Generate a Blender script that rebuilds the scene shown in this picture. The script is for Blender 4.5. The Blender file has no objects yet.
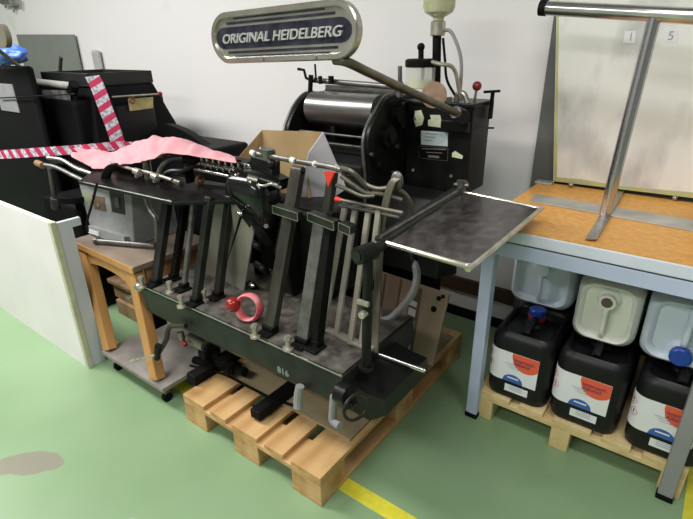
import bpy, bmesh, math, random
from mathutils import Vector, Matrix, noise
random.seed(4)
S = bpy.context.scene
COL = S.collection
V = Vector
# ------------------------------------------------------------------ camera
FPX, HOR, AZ, ROLL, CH = 489.6, 46.8, math.radians(37), math.radians(-0.77), 1.564
TH = math.atan((259.5-HOR)/FPX)
fh = V((-math.sin(AZ), math.cos(AZ), 0)); R0 = V((math.cos(AZ), math.sin(AZ), 0))
FW = fh*math.cos(TH)-V((0, 0, 1))*math.sin(TH); U0 = R0.cross(FW)
RT = R0*math.cos(ROLL)+U0*math.sin(ROLL); UP = U0*math.cos(ROLL)-R0*math.sin(ROLL)
CP = V((0, 0, CH))
cd = bpy.data.cameras.new('camera'); cam = bpy.data.objects.new('camera', cd); COL.objects.link(cam)
cd.sensor_width = 36; cd.lens = FPX/693*36; cd.clip_start = .05
m = Matrix((RT, UP, -FW)).transposed().to_4x4(); m.translation = CP
cam.matrix_world = m; S.camera = cam
def at(px, py, ax, v):
    d = FW+RT*((px-346.5)/FPX)+UP*((259.5-py)/FPX)
    return CP+d*((v-CP[ax])/d[ax])
def X(px, py, v): return at(px, py, 0, v)
def Y(px, py, v): return at(px, py, 1, v)
def Z(px, py, v): return at(px, py, 2, v)

# ------------------------------------------------------------------ materials
def mat(name, col, rough=.5, metal=0., var=.15, scale=8., bump=0., col2=None, spec=.5, stretch=(1, 1, 1), trans=0., alpha=1., detail=5, lo=.35, hi=.7):
    M = bpy.data.materials.new(name); M.use_nodes = True
    nt = M.node_tree; b = nt.nodes['Principled BSDF']; L = nt.links.new
    b.inputs['Roughness'].default_value = rough; b.inputs['Metallic'].default_value = metal
    b.inputs['Specular IOR Level'].default_value = spec
    if trans: b.inputs['Transmission Weight'].default_value = trans
    if alpha < 1: b.inputs['Alpha'].default_value = alpha
    tc = nt.nodes.new('ShaderNodeTexCoord'); mp = nt.nodes.new('ShaderNodeMapping'); L(tc.outputs['Object'], mp.inputs[0])
    mp.inputs['Scale'].default_value = stretch
    n = nt.nodes.new('ShaderNodeTexNoise'); n.inputs['Scale'].default_value = scale; n.inputs['Detail'].default_value = detail
    L(mp.outputs[0], n.inputs['Vector'])
    r = nt.nodes.new('ShaderNodeValToRGB'); r.color_ramp.elements[0].position = lo; r.color_ramp.elements[1].position = hi
    c2 = col2 or tuple(min(1, c*(1+var)) for c in col); c1 = col if col2 else tuple(c*(1-var) for c in col)
    r.color_ramp.elements[0].color = (*c1, 1); r.color_ramp.elements[1].color = (*c2, 1)
    L(n.outputs['Fac'], r.inputs[0]); L(r.outputs[0], b.inputs['Base Color'])
    if bump:
        bp = nt.nodes.new('ShaderNodeBump'); bp.inputs['Strength'].default_value = bump; bp.inputs['Distance'].default_value = .01
        L(n.outputs['Fac'], bp.inputs['Height']); L(bp.outputs[0], b.inputs['Normal'])
    return M
BLK = mat('black_enamel', (.004, .0042, .0042), .36, 0, 0, 14, .05, (.011, .011, .0105), spec=.25)
BLK2 = mat('dull_black', (.004, .004, .0042), .6, 0, 0, 9, .05, (.008, .008, .008), spec=.12)
BLKB = mat('black_far', (.005, .005, .0055), .55, 0, 0, 5, .02, (.008, .008, .009), spec=.12)
GRN = mat('dark_green_enamel', (.007, .0072, .007), .42, 0, 0, 12, .06, (.022, .022, .021), spec=.3)
DUST = mat('dusty_iron', (.045, .042, .036), .6, .2, 0, 22, .2, (.16, .145, .12), detail=9)
BARM = mat('bar_iron', (.030, .028, .022), .42, .4, 0, 16, .05, (.075, .070, .055), stretch=(1, 1, .3))
BARD = mat('bar_iron_dark', (.008, .008, .008), .4, .3, 0, 16, .05, (.032, .031, .028), stretch=(1, 1, .3))
STL = mat('worn_steel', (.32, .30, .28), .34, .9, 0, 18, .05, (.5, .49, .45))
STLD = mat('dark_steel', (.13, .13, .12), .42, .8, 0, 18, .05, (.26, .25, .23))
CHR = mat('chrome', (.62, .61, .58), .16, 1, 0, 20, 0, (.8, .79, .76))
TRM = mat('trim_metal', (.52, .47, .38), .3, .85, 0, 20, 0, (.72, .70, .6))
NICK = mat('pale_steel', (.38, .35, .30), .35, .6, 0, 25, .05, (.60, .56, .48))
ROLM = mat('roller_steel', (.20, .195, .19), .30, .85, 0, 5, .02, (.34, .33, .32), stretch=(1, 6, 6))
RIMM = mat('rim_steel', (.16, .16, .155), .35, .7, 0, 12, 0, (.3, .3, .29))
SLAT = mat('grey_slat', (.24, .22, .175), .55, .1, 0, 20, .1, (.42, .39, .32), stretch=(1, 1, .2))
OLIV = mat('olive_grey_plate', (.17, .16, .125), .6, .1, 0, 6, .05, (.30, .29, .23), stretch=(1, 1, .4))
TRAYM = mat('tray_surface', (.040, .034, .034), .24, .3, 0, 30, .03, (.12, .105, .10), detail=12, lo=.42, hi=.75, stretch=(1, .6, 1))
GRDM = mat('grey_guard', (.010, .010, .010), .42, .0, 0, 4, .02, (.020, .020, .020), spec=.35)
OLVT = mat('bronze_arm', (.12, .11, .08), .4, .6, 0, 12, .05, (.22, .20, .155))
RED = mat('red_plastic', (.30, .015, .015), .25, 0, .15, 8)
PINKR = mat('pink_red_ring', (.60, .07, .08), .4, 0, 0, 26, .1, (.85, .40, .42))
DRED = mat('dark_red_bakelite', (.22, .02, .02), .2, 0, .2, 10)
SCAR = mat('scarlet_paint', (.8, .05, .03), .5)
WHT = mat('white_paint_mark', (.75, .76, .74), .6)
GREYM = mat('greyish_lettering', (.25, .29, .27), .6)
WOOD = mat('orange_wood', (.40, .20, .06), .5, 0, 0, 5, .1, (.58, .31, .11), stretch=(1, 1, .2))
WTOP = mat('worn_wood_top', (.15, .115, .085), .65, 0, 0, 9, .1, (.28, .22, .165), stretch=(.4, 1, 1))
DOLY = mat('dusty_board', (.20, .18, .16), .8, 0, 0, 8, .1, (.30, .275, .25))
PAL = mat('pallet_pine', (.46, .25, .085), .65, 0, 0, 5, .2, (.70, .46, .21), stretch=(2.5, .35, 2.5))
PALB = mat('pallet_block', (.40, .21, .07), .7, 0, 0, 9, .2, (.72, .47, .22))
PALL = mat('pale_pine', (.62, .45, .19), .65, 0, 0, 5, .15, (.80, .64, .34), stretch=(2.5, .35, 2.5))
OLDW = mat('old_brown_wood', (.22, .13, .065), .8, 0, 0, 9, .2, (.45, .30, .16))
PLY = mat('plywood', (.34, .27, .155), .6, 0, 0, 4, .05, (.46, .38, .23), stretch=(.5, 2, 1))
CARD = mat('cardboard', (.34, .235, .105), .75, 0, 0, 6, .02, (.42, .30, .145))
CARDW = mat('white_carton', (.58, .56, .60), .7, 0, .05, 6)
CARDL = mat('brown_carton', (.26, .17, .12), .8, 0, 0, 3, .03, (.40, .29, .21), stretch=(4, 1, .5))
CARDP = mat('pale_carton', (.36, .28, .20), .8, 0, .1, 4)
GBOX = mat('grey_hammer_paint', (.27, .28, .275), .45, .1, .1, 20, .03)
GSIDE = mat('grey_side_paint', (.15, .16, .165), .5, .1, .1, 20, .03)
DSKW = mat('white_laminate', (.86, .81, .83), .5, 0, .04, 3)
DSKS = mat('pale_grey_metal', (.58, .60, .65), .5, 0, .05, 3)
BEIG = mat('beige_edge', (.55, .55, .40), .5, 0, .1, 20)
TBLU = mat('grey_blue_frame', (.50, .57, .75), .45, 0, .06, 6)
TLIG = mat('light_table_edge', (.72, .77, .88), .4, 0, .06, 4)
TGRY = mat('dark_table_underside', (.1, .1, .1), .8)
ORNG = mat('orange_laminate', (.66, .31, .06), .45, 0, 0, 45, .03, (.84, .44, .12), lo=.3, hi=.75)
BRD = mat('stained_pale_board', (.50, .50, .485), .5, 0, 0, 2.6, .02, (.90, .91, .87), detail=9, lo=.30, hi=.50, stretch=(1.6, 1, .8))
BRDS = mat('board_smudges', (.42, .42, .40), .5, 0, .2, 6)
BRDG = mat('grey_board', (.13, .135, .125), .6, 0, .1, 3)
YEDG = mat('yellow_glue', (.62, .63, .18), .6, 0, 0, 14, .05, (.50, .52, .38))
STRIPM = mat('flat_steel_strip', (.42, .42, .38), .4, .4, 0, 9, .03, (.58, .57, .52))
POSTM = mat('polished_tube', (.52, .50, .53), .2, .95, 0, 7, .01, (.70, .68, .70), stretch=(2, 2, .3))
CANB = mat('black_polyethylene', (.007, .007, .008), .42, 0, .4, 6, .03, spec=.35)
CANW = mat('translucent_bluish_plastic', (.76, .85, .98), .35, 0, .06, 4, .02, trans=.08)
CANY = mat('translucent_milky_plastic', (.90, .91, .84), .35, 0, .06, 4, .02, trans=.08)
BLUC = mat('blue_cap', (.01, .06, .38), .35, 0, .1, 6)
REDC = mat('red_collar', (.35, .02, .03), .4, 0, .1, 6)
LABW = mat('label_white', (.86, .88, .90), .45, 0, .03, 4)
LABR = mat('label_orange_red', (.86, .13, .06), .45, 0, .03, 4)
LABB = mat('label_blue', (.05, .14, .46), .45, 0, .03, 4)
LABT = mat('label_text', (.22, .05, .12), .6)
LABK = mat('label_grey_text', (.35, .37, .42), .6)
LABD = mat('label_red_line', (.75, .15, .15), .6)
PINK = mat('pink_cloth', (.66, .32, .35), .9, 0, .05, 40, .15)
BAGB = mat('blue_bag_plastic', (.03, .13, .62), .35, 0, 0, 8, .3, (.16, .32, .85))
CLING = mat('clear_wrap', (.14, .14, .145), .25, 0, 0, 9, .6, (.45, .45, .46), lo=.45, hi=.75)
GHOS = mat('grey_hose', (.26, .26, .26), .45, 0, .1, 10)
OILM = mat('yellow_oil', (.60, .62, .28), .25, 0, .1, 8)
GLAS = mat('clear_glass', (.80, .82, .74), .1, 0, .03, 8, alpha=.45)
BOTL = mat('oily_glass', (.46, .47, .25), .15, 0, 0, 8, 0, (.60, .61, .42), alpha=.92)
DISC = mat('brown_disc', (.30, .19, .12), .6, 0, 0, 30, .05, (.42, .29, .20))
PEEL = mat('peeling_paper', (.72, .74, .46), .7, 0, 0, 40, .1, (.85, .86, .70))
PLAT = mat('pale_blue_plate', (.55, .66, .70), .4, 0, 0, 30, 0, (.72, .80, .80))
SIGNB = mat('sign_dark_blue', (.03, .03, .05), .25, .6, 0, 20, 0, (.085, .085, .12))
SIGNM = mat('sign_aluminium', (.42, .385, .34), .27, .8, 0, 10, .03, (.56, .54, .47))
CHRT = mat('sign_letter_silver', (.78, .77, .76), .25, .6, .05, 9)
SWG = mat('switch_black', (.02, .03, .025), .4)
BRWN = mat('brown_plate', (.13, .09, .06), .5, 0, .2, 40)
RUST = mat('rusty_tip', (.30, .16, .08), .7, .2, .2, 10)
WALLG = mat('wall_smudge', (.45, .45, .44), .8)

# wall, floor, tape: node materials of their own
def wall_material():
    M = mat('white_plaster', (.80, .79, .77), .85, 0, .02, 1.2, .02)
    nt = M.node_tree; b = nt.nodes['Principled BSDF']; L = nt.links.new
    tc = nt.nodes.new('ShaderNodeTexCoord')
    n = nt.nodes.new('ShaderNodeTexNoise'); n.inputs['Scale'].default_value = 2.2; n.inputs['Detail'].default_value = 8
    L(tc.outputs['Object'], n.inputs['Vector'])
    r = nt.nodes.new('ShaderNodeValToRGB'); r.color_ramp.elements[0].position = .66; r.color_ramp.elements[1].position = .8
    r.color_ramp.elements[0].color = (.80, .79, .775, 1); r.color_ramp.elements[1].color = (.66, .62, .55, 1)
    L(n.outputs['Fac'], r.inputs[0]); L(r.outputs[0], b.inputs['Base Color'])
    return M
WALL = wall_material()
def floor_material():
    M = mat('green_epoxy', (.215, .335, .178), .32, 0, 0, 1.6, .02, (.262, .395, .222))
    nt = M.node_tree; b = nt.nodes['Principled BSDF']; L = nt.links.new
    src = b.inputs['Base Color'].links[0].from_socket
    tc = nt.nodes.new('ShaderNodeTexCoord')
    # brown worn patch, an irregular oval
    mp = nt.nodes.new('ShaderNodeMapping'); L(tc.outputs['Object'], mp.inputs[0])
    c = Z(30, 464, 0)
    n = nt.nodes.new('ShaderNodeTexNoise'); n.inputs['Scale'].default_value = 9; L(tc.outputs['Object'], n.inputs['Vector'])
    va = nt.nodes.new('ShaderNodeVectorMath'); va.operation = 'SCALE'; va.inputs['Scale'].default_value = .07
    L(n.outputs['Color'], va.inputs[0])
    vb = nt.nodes.new('ShaderNodeVectorMath'); vb.operation = 'ADD'; L(tc.outputs['Object'], vb.inputs[0]); L(va.outputs[0], vb.inputs[1])
    vs = nt.nodes.new('ShaderNodeVectorMath'); vs.operation = 'SUBTRACT'; L(vb.outputs[0], vs.inputs[0]); vs.inputs[1].default_value = (c.x+.035+3, c.y+.035-.2, .135)
    rt = nt.nodes.new('ShaderNodeVectorRotate'); rt.rotation_type = 'Z_AXIS'; rt.inputs['Angle'].default_value = math.radians(-37)
    L(vs.outputs[0], rt.inputs[0])
    sc = nt.nodes.new('ShaderNodeVectorMath'); sc.operation = 'MULTIPLY'; sc.inputs[1].default_value = (1/.145, 1/.062, 0); L(rt.outputs[0], sc.inputs[0])
    ln = nt.nodes.new('ShaderNodeVectorMath'); ln.operation = 'LENGTH'; L(sc.outputs[0], ln.inputs[0])
    lt = nt.nodes.new('ShaderNodeMapRange'); lt.inputs['From Min'].default_value = .92; lt.inputs['From Max'].default_value = 1.02
    lt.inputs['To Min'].default_value = .85; lt.inputs['To Max'].default_value = 0
    L(ln.outputs['Value'], lt.inputs['Value'])
    mx = nt.nodes.new('ShaderNodeMix'); mx.data_type = 'RGBA'; L(lt.outputs[0], mx.inputs['Factor']); L(src, mx.inputs['A']); mx.inputs['B'].default_value = (.25, .22, .18, 1)
    # fine pale scuffs
    n2 = nt.nodes.new('ShaderNodeTexNoise'); n2.inputs['Scale'].default_value = 26; n2.inputs['Detail'].default_value = 8; L(tc.outputs['Object'], n2.inputs['Vector'])
    r2 = nt.nodes.new('ShaderNodeMapRange'); r2.inputs['From Min'].default_value = .70; r2.inputs['From Max'].default_value = .78; r2.inputs['To Max'].default_value = .5
    L(n2.outputs['Fac'], r2.inputs['Value'])
    m2 = nt.nodes.new('ShaderNodeMix'); m2.data_type = 'RGBA'; L(r2.outputs[0], m2.inputs['Factor']); L(mx.outputs['Result'], m2.inputs['A']); m2.inputs['B'].default_value = (.42, .50, .42, 1)
    L(m2.outputs['Result'], b.inputs['Base Color'])
    return M
FLOOR = floor_material()
def tape_material():
    M = mat('barrier_tape_stripes', (.8, .8, .8), .45)
    nt = M.node_tree; b = nt.nodes['Principled BSDF']; L = nt.links.new
    uv = nt.nodes.new('ShaderNodeUVMap'); w = nt.nodes.new('ShaderNodeSeparateXYZ'); L(uv.outputs[0], w.inputs[0])
    a = nt.nodes.new('ShaderNodeMath'); a.operation = 'MULTIPLY_ADD'; L(w.outputs['Y'], a.inputs[0]); a.inputs[1].default_value = .45; L(w.outputs['X'], a.inputs[2])
    f = nt.nodes.new('ShaderNodeMath'); f.operation = 'FRACT'; L(a.outputs[0], f.inputs[0])
    g = nt.nodes.new('ShaderNodeMath'); g.operation = 'GREATER_THAN'; L(f.outputs[0], g.inputs[0]); g.inputs[1].default_value = .52
    n = nt.nodes.new('ShaderNodeTexNoise'); n.inputs['Scale'].default_value = 60; tc = nt.nodes.new('ShaderNodeTexCoord'); L(tc.outputs['Object'], n.inputs['Vector'])
    r = nt.nodes.new('ShaderNodeValToRGB'); r.color_ramp.elements[0].color = (.30, .28, .34, 1); r.color_ramp.elements[1].color = (.62, .60, .66, 1)
    r.color_ramp.elements[0].position = .42; r.color_ramp.elements[1].position = .55
    L(n.outputs['Fac'], r.inputs[0])
    mx = nt.nodes.new('ShaderNodeMix'); mx.data_type = 'RGBA'; L(g.outputs[0], mx.inputs['Factor']); L(r.outputs[0], mx.inputs['A']); mx.inputs['B'].default_value = (.50, .025, .09, 1)
    L(mx.outputs['Result'], b.inputs['Base Color']); return M
TAPE = tape_material()
YEL = mat('yellow_floor_line', (.62, .58, .04), .45, 0, 0, 30, .02, (.74, .68, .06))

# ------------------------------------------------------------------ mesh builder
def catmull(pts, n=6):
    P = [V(p) for p in pts]
    if len(P) < 3: return P
    Q = [P[0]*2-P[1]]+P+[P[-1]*2-P[-2]]; out = []
    for i in range(1, len(Q)-2):
        a, b, c, d = Q[i-1:i+3]
        for k in range(n):
            t = k/n
            out.append(.5*((2*b)+(c-a)*t+(2*a-5*b+4*c-d)*t*t+(3*b-a-3*c+d)*t**3))
    return out+[P[-1]]
class MB:
    def __init__(s): s.bm = bmesh.new(); s.uv = None
    def loft(s, loops, cap=True, close=True):
        R_ = [[s.bm.verts.new(p) for p in lp] for lp in loops]
        for a, b in zip(R_, R_[1:]):
            n = len(a)
            for i in range(n if close else n-1):
                j = (i+1) % n
                s.bm.faces.new((a[i], a[j], b[j], b[i]))
        if cap and close:
            s.bm.faces.new(list(reversed(R_[0]))); s.bm.faces.new(R_[-1])
        return s
    def box(s, a, b):
        x0, y0, z0 = [min(p, q) for p, q in zip(a, b)]; x1, y1, z1 = [max(p, q) for p, q in zip(a, b)]
        return s.loft([[(x0, y0, z0), (x1, y0, z0), (x1, y1, z0), (x0, y1, z0)], [(x0, y0, z1), (x1, y0, z1), (x1, y1, z1), (x0, y1, z1)]])
    def beam(s, p0, p1, w, d, hint=(1, 0, 0), taper=1.):
        p0, p1 = V(p0), V(p1); t = (p1-p0).normalized(); u = V(hint); u = (u-t*u.dot(t)).normalized(); v = t.cross(u)
        q = lambda p, k: [p+u*(w/2*k*a)+v*(d/2*k*b) for a, b in ((-1, -1), (1, -1), (1, 1), (-1, 1))]
        return s.loft([q(p0, 1), q(p1, taper)])
    def cyl(s, p0, p1, r0, r1=None, n=20):
        p0, p1 = V(p0), V(p1); return s.lathe(p0, (p1-p0).normalized(), [(r0, 0), (r1 if r1 is not None else r0, (p1-p0).length)], n)
    def lathe(s, o, ax, prof, n=24):
        o, ax = V(o), V(ax).normalized(); u = ax.orthogonal().normalized(); v = ax.cross(u)
        return s.loft([[o+ax*h+(u*math.cos(2*math.pi*i/n)+v*math.sin(2*math.pi*i/n))*max(r, 1e-4) for i in range(n)] for r, h in prof])
    def tube(s, pts, r, n=10, smooth=6, flat=1.):
        P = catmull(pts, smooth) if smooth else [V(p) for p in pts]
        lp = []; t0 = (P[1]-P[0]).normalized(); u = t0.orthogonal().normalized()
        for i, p in enumerate(P):
            t = (P[min(i+1, len(P)-1)]-P[max(i-1, 0)]).normalized(); u = (u-t*u.dot(t)).normalized(); v = t.cross(u)
            rr = r(i/(len(P)-1)) if callable(r) else r
            lp.append([p+(u*math.cos(2*math.pi*k/n)+v*math.sin(2*math.pi*k/n)*flat)*rr for k in range(n)])
        return s.loft(lp)
    def torus(s, c, ax, R1, r, n=36, k=8, sy=1.):
        c, ax = V(c), V(ax).normalized(); u = ax.orthogonal().normalized(); v = ax.cross(u); rings = []
        for i in range(n):
            a = 2*math.pi*i/n; d = u*math.cos(a)+v*math.sin(a)
            rings.append([s.bm.verts.new(c+d*(R1+r*math.cos(2*math.pi*j/k))+ax*(r*sy*math.sin(2*math.pi*j/k))) for j in range(k)])
        for i in range(n):
            for j in range(k):
                s.bm.faces.new((rings[i][j], rings[(i+1) % n][j], rings[(i+1) % n][(j+1) % k], rings[i][(j+1) % k]))
        return s
    def ball(s, c, r, n=16):
        if not hasattr(r, '__len__'): r = (r, r, r)
        c = V(c); lp = []
        for i in range(n//2+1):
            a = math.pi*i/(n//2); q = max(math.sin(a), 1e-3)
            lp.append([c+V((r[0]*q*math.cos(2*math.pi*k/n), r[1]*q*math.sin(2*math.pi*k/n), -r[2]*math.cos(a))) for k in range(n)])
        return s.loft(lp)
    def prism(s, pts, vec):
        vec = V(vec); return s.loft([[V(p) for p in pts], [V(p)+vec for p in pts]])
    def slab(s, pts, th):        # planar outline given thickness along its normal
        P = [V(p) for p in pts]; n = (P[1]-P[0]).cross(P[2]-P[0]).normalized()
        return s.prism([p-n*th/2 for p in P], n*th)
    def build(s, name, m, parent=None, bevel=0., smooth=False, seg=2, subsurf=0, sol=0., angle=35, **tags):
        bm = s.bm; bmesh.ops.remove_doubles(bm, verts=bm.verts, dist=1e-6)
        bmesh.ops.recalc_face_normals(bm, faces=bm.faces)
        cs = [v.co for v in bm.verts]
        mn = V([min(c[i] for c in cs) for i in range(3)]); mx = V([max(c[i] for c in cs) for i in range(3)])
        o0 = V(((mn.x+mx.x)/2, (mn.y+mx.y)/2, mn.z))
        bmesh.ops.translate(bm, verts=bm.verts, vec=-o0)
        me = bpy.data.meshes.new(name); bm.to_mesh(me); bm.free(); me.materials.append(m)
        o = bpy.data.objects.new(name, me); COL.objects.link(o)
        if parent is not None:
            o.parent = parent; pw = V((0, 0, 0)); q = parent
            while q is not None: pw += q.location; q = q.parent
            o.location = o0-pw
        else: o.location = o0
        if smooth:
            for p in me.polygons: p.use_smooth = True
            if subsurf == 0:
                md = o.modifiers.new('es', 'EDGE_SPLIT'); md.split_angle = math.radians(angle)
        if sol: md = o.modifiers.new('so', 'SOLIDIFY'); md.thickness = sol
        if bevel: md = o.modifiers.new('bv', 'BEVEL'); md.width = bevel; md.segments = seg; md.limit_method = 'ANGLE'
        if subsurf: md = o.modifiers.new('ss', 'SUBSURF'); md.levels = md.render_levels = subsurf
        for k, v in tags.items(): o[k] = v
        return o
def rr(w, d, r, n=6, cx=0, cy=0):
    out_ = []
    for sx, sy, a0 in ((1, 1, 0), (-1, 1, 90), (-1, -1, 180), (1, -1, 270)):
        for i in range(n+1):
            a = math.radians(a0+90*i/n); out_.append((cx+sx*(w/2-r)+math.cos(a)*r, cy+sy*(d/2-r)+math.sin(a)*r))
    return out_
def thing(name, loc, label, category, group=None):
    o = bpy.data.objects.new(name, None); COL.objects.link(o); o.location = loc; o.empty_display_size = .05
    o['label'] = label; o['category'] = category
    if group: o['group'] = group
    return o
def text(name, body, m, parent, mtx, size, ext=.001, bold=0., sx=1., shear=0., label=None, align='CENTER'):
    cu = bpy.data.curves.new(name, 'FONT'); cu.body = body; cu.size = size; cu.extrude = ext; cu.offset = bold; cu.shear = shear
    cu.align_x = align; cu.align_y = 'CENTER'
    t = bpy.data.objects.new(name, cu); COL.objects.link(t); dg = bpy.context.evaluated_depsgraph_get(); dg.update()
    me = bpy.data.meshes.new_from_object(t.evaluated_get(dg)); bpy.data.objects.remove(t)
    me.transform(Matrix.Diagonal((sx, 1, 1, 1))); me.transform(mtx)
    pw = V((0, 0, 0)); q = parent
    while q is not None: pw += q.location; q = q.parent
    me.transform(Matrix.Translation(-pw)); me.materials.clear(); me.materials.append(m)
    o = bpy.data.objects.new(name, me); COL.objects.link(o); o.parent = parent
    if label: o['label'] = label
    return o
def frame(o, xa, ya):
    xa, ya = V(xa).normalized(), V(ya); ya = (ya-xa*ya.dot(xa)).normalized(); z = xa.cross(ya)
    M = Matrix((xa, ya, z)).transposed().to_4x4(); M.translation = V(o); return M

# ------------------------------------------------------------------ setting
def struct(name, mb, m, **k): return mb.build(name, m, kind='structure', **k)
WY, CX, RY = 2.58, -.72, 3.14
SHEL = mat('grey_workshop_wall', (.34, .35, .34), .85, 0, .05, 2)
struct('floor', MB().box((-9, -3, -.1), (3, 3.4, 0)), FLOOR)
struct('ceiling', MB().box((-9, -3, 3.3), (3, 3.4, 3.4)), SHEL)
struct('wall_back', MB().box((-9, WY, 0), (3, WY+.2, 3.3)), WALL)
struct('wall_left', MB().box((-9.1, -3, 0), (-9, 3.4, 3.3)), SHEL)
struct('wall_right', MB().box((3, -3, 0), (3.1, 3.4, 3.3)), SHEL)
struct('wall_front', MB().box((-9, -3.1, 0), (3, -3, 3.3)), SHEL)
struct('trim_1', MB().box((-9, WY-.022, .175), (3, WY, .265)), mat('brown_rail', (.075, .035, .022), .6, 0, .2, 8), bevel=.004)
struct('baseboard_back', MB().box((-9, WY-.015, 0), (3, WY, .06)), BLK2)
struct('trim_2', MB().box((-4.2, 1.075, 0), (.17, 1.14, .0015)), YEL)
struct('trim_3', MB().box((Z(682, 519, 0).x, -2, 0), (Z(682, 519, 0).x+.07, 2.55, .0015)), YEL)

# ------------------------------------------------------------------ pallets
def pallet(name, x0, y0, w, l, label, deckm, blockm, group, small=False):
    r = thing(name, (x0+w/2, y0+l/2, 0), label, 'pallet', group)
    ws = [.145, .10, .145, .10, .145]; gap = (w-sum(ws))/4; x = x0
    xs = []
    for k in ws:
        MB().box((x, y0, .122), (x+k, y0+l, .144)).build('deck_board', deckm, r, bevel=.002); xs.append((x, x+k)); x += k+gap
    for yy in (y0, y0+l/2-.0725, y0+l-.145):
        MB().box((x0, yy, .10), (x0+w, yy+.145, .1218)).build('cross_board', deckm, r, bevel=.002)
        for i in (0, 2, 4):
            a, b = xs[i]; 
            MB().box((a if i < 4 else b-(.075 if small else .145), yy, 0 if small else .022), (b if not small or i == 4 else a+.075, yy+(.09 if small else .145), .0998)).build('block', blockm, r, bevel=.004)
    for i in () if small else (0, 2, 4):
        a, b = xs[i]; MB().box((a+.0, y0, 0), (b, y0+l, .0218)).build('bottom_board', deckm, r, bevel=.002)
    return r
PX0, PY0 = -1.664, .973
p = pallet('euro_pallet', PX0, PY0, .80, 1.20, 'worn orange-brown wooden pallet carrying the black printing press', PAL, PALB, None)
pallet('small_pallet', -.61, 1.778, .80, .72, 'pale yellow wooden pallet under the table carrying the black canisters', PALL, PALL, None, True)
MB().box((-1.60, 1.18, .1455), (-.885, 2.1, .1555)).build('plywood_sheet', PLY, bevel=.001, label='thin pale plywood sheet between the pallet boards and the printing press', category='board')

# ------------------------------------------------------------------ the printing press
pr = thing('printing_press', (-1.35, 1.6, .1555), 'large black printing press on an orange pallet, with a name sign on an arm', 'printing press')
def B(name, mb, m, par=pr, **k): return mb.build(name, m, par, **k)
# skids and base
B('skid', MB().box((-1.72, 1.04, .1455), (-1.655, 2.1, .195)), BLK2, bevel=.006)
B('skid', MB().box((-1.295, 1.04, .1565), (-1.24, 2.1, .20)), BLK2, bevel=.006)
B('base_casting', MB().box((-1.66, 1.62, .165), (-1.32, 2.14, .42)), BLK2, bevel=.02)
B('base_beam', MB().box((-1.80, 1.18, .32), (-.95, 1.64, .41)), BLK2, bevel=.02)
B('main_body', MB().box((-1.80, 1.68, .40), (-1.24, 2.16, .88)), BLK2, bevel=.03, seg=3)
KS = .925
def YK(px, py, y): return at(px, py, 1, y*KS)
def k3(*p): return tuple((V(p)-CP)*KS+CP)
# the long pan (delivery table)
YF = 1.034; ZT = .58
prof = [(YF, ZT), (YF-.004, ZT-.012), (YF+.004, ZT-.125), (YF+.018, ZT-.150), (YF+.05, ZT-.163), (1.40, ZT-.165), (1.50, ZT-.10), (1.50, ZT)]
pan = B('delivery_pan', MB().prism([(-1.952, y, z) for y, z in prof], (1.152, 0, 0)), GRN, bevel=.004)
B('pan_surface', MB().box((-1.944, YF+.008, ZT+.0005), (-.81, 1.49, ZT+.004)), DUST, pan)
B('edge_strip', MB().box((-1.950, YF-.001, ZT-.004), (-.805, YF+.005, ZT+.003)), CHR, pan, bevel=.002)
text('painted_mark', '816', GREYM, pan, frame(Y(283, 372, YF+.002), (1, 0, 0), (0, -.06, 1)), .038, .0006, .0008)
ebx = MB().prism([k3(*q) for q in ((-.93, 1.15, .47), (-.80, 1.16, .435), (-.745, 1.20, .40), (-.755, 1.24, .30), (-.82, 1.22, .255), (-.93, 1.16, .33))], (0, .30, 0))
B('end_casting', ebx, BLK, bevel=.012, seg=3, smooth=True)
# rail behind the pan
B('rear_rail', MB().cyl(Z(372, 352, .55), Z(425, 371, .505), .008), CHR, smooth=True)
# pile guide bars: base, lean, length
def guide(px, py, x_top, y_top, w, d, m, zb=ZT+.004, foot=True, name='guide_bar', round_top=False, screw=True):
    b = Z(px, py, zb); t = X(x_top, y_top, b.x)
    mb = MB()
    if name == 'guide_post': mb.cyl(b, t, w/2)
    else:
        mb.beam(b, t, w, d)
        if round_top:
            dr = (t-b).normalized(); mb.cyl(t-V((w/2, 0, 0)), t+V((w/2, 0, 0)), d/2)
    g = B(name, mb, m, bevel=.003 if name != 'guide_post' else 0, smooth=name == 'guide_post')
    if foot:
        f = B('foot_clamp', MB().box((b.x-.030, b.y-.045, zb), (b.x+.03, b.y+.022, zb+.010)).box((b.x-w/2-.004, b.y-.016, zb+.010), (b.x+w/2+.004, b.y+.022, zb+.030)), BLK2, g, bevel=.004)
        if screw: MB().cyl((b.x-.02, b.y-.055, zb), (b.x-.02, b.y-.055, zb+.055), .009).cyl((b.x-.02, b.y-.055, zb+.04), (b.x-.02, b.y-.055, zb+.052), .014, n=6).cyl((b.x-.02, b.y-.055, zb), (b.x-.02, b.y-.055, zb+.008), .02).build('clamp_screw', NICK, g, smooth=True)
    return b, t
guide(156, 284, 168, 197, .045, .03, BARD)
guide(174, 279, 186, 196, .03, .03, BLK2, screw=False)
guide(184, 289, 194, 198, .026, .026, STLD, name='guide_post')
guide(196, 303, 210, 197, .034, .03, BARD)
guide(218, 297, 230, 196, .034, .03, BARD)
guide(270, 332, 298, 170, .050, .03, BARM, round_top=True)
guide(303, 344, 322, 216, .050, .03, STLD)
guide(317, 347, 333, 212, .026, .04, BLK2, screw=False)
guide(312, 330, 333, 172, .030, .03, BARM, screw=False)
# olive plates standing behind the guides
for a, b_, c, d in (((200, 272), (222, 279), (243, 205), (216, 203)), ((222, 279), (244, 291), (254, 232), (247, 205))):
    pts = [Z(*a, ZT+.006), Z(*b_, ZT+.006)]
    yy = pts[0].y+.10
    B('pile_plate', MB().slab([pts[0], pts[1], YK(*c, yy), YK(*d, yy)], .006), OLIV)
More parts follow.
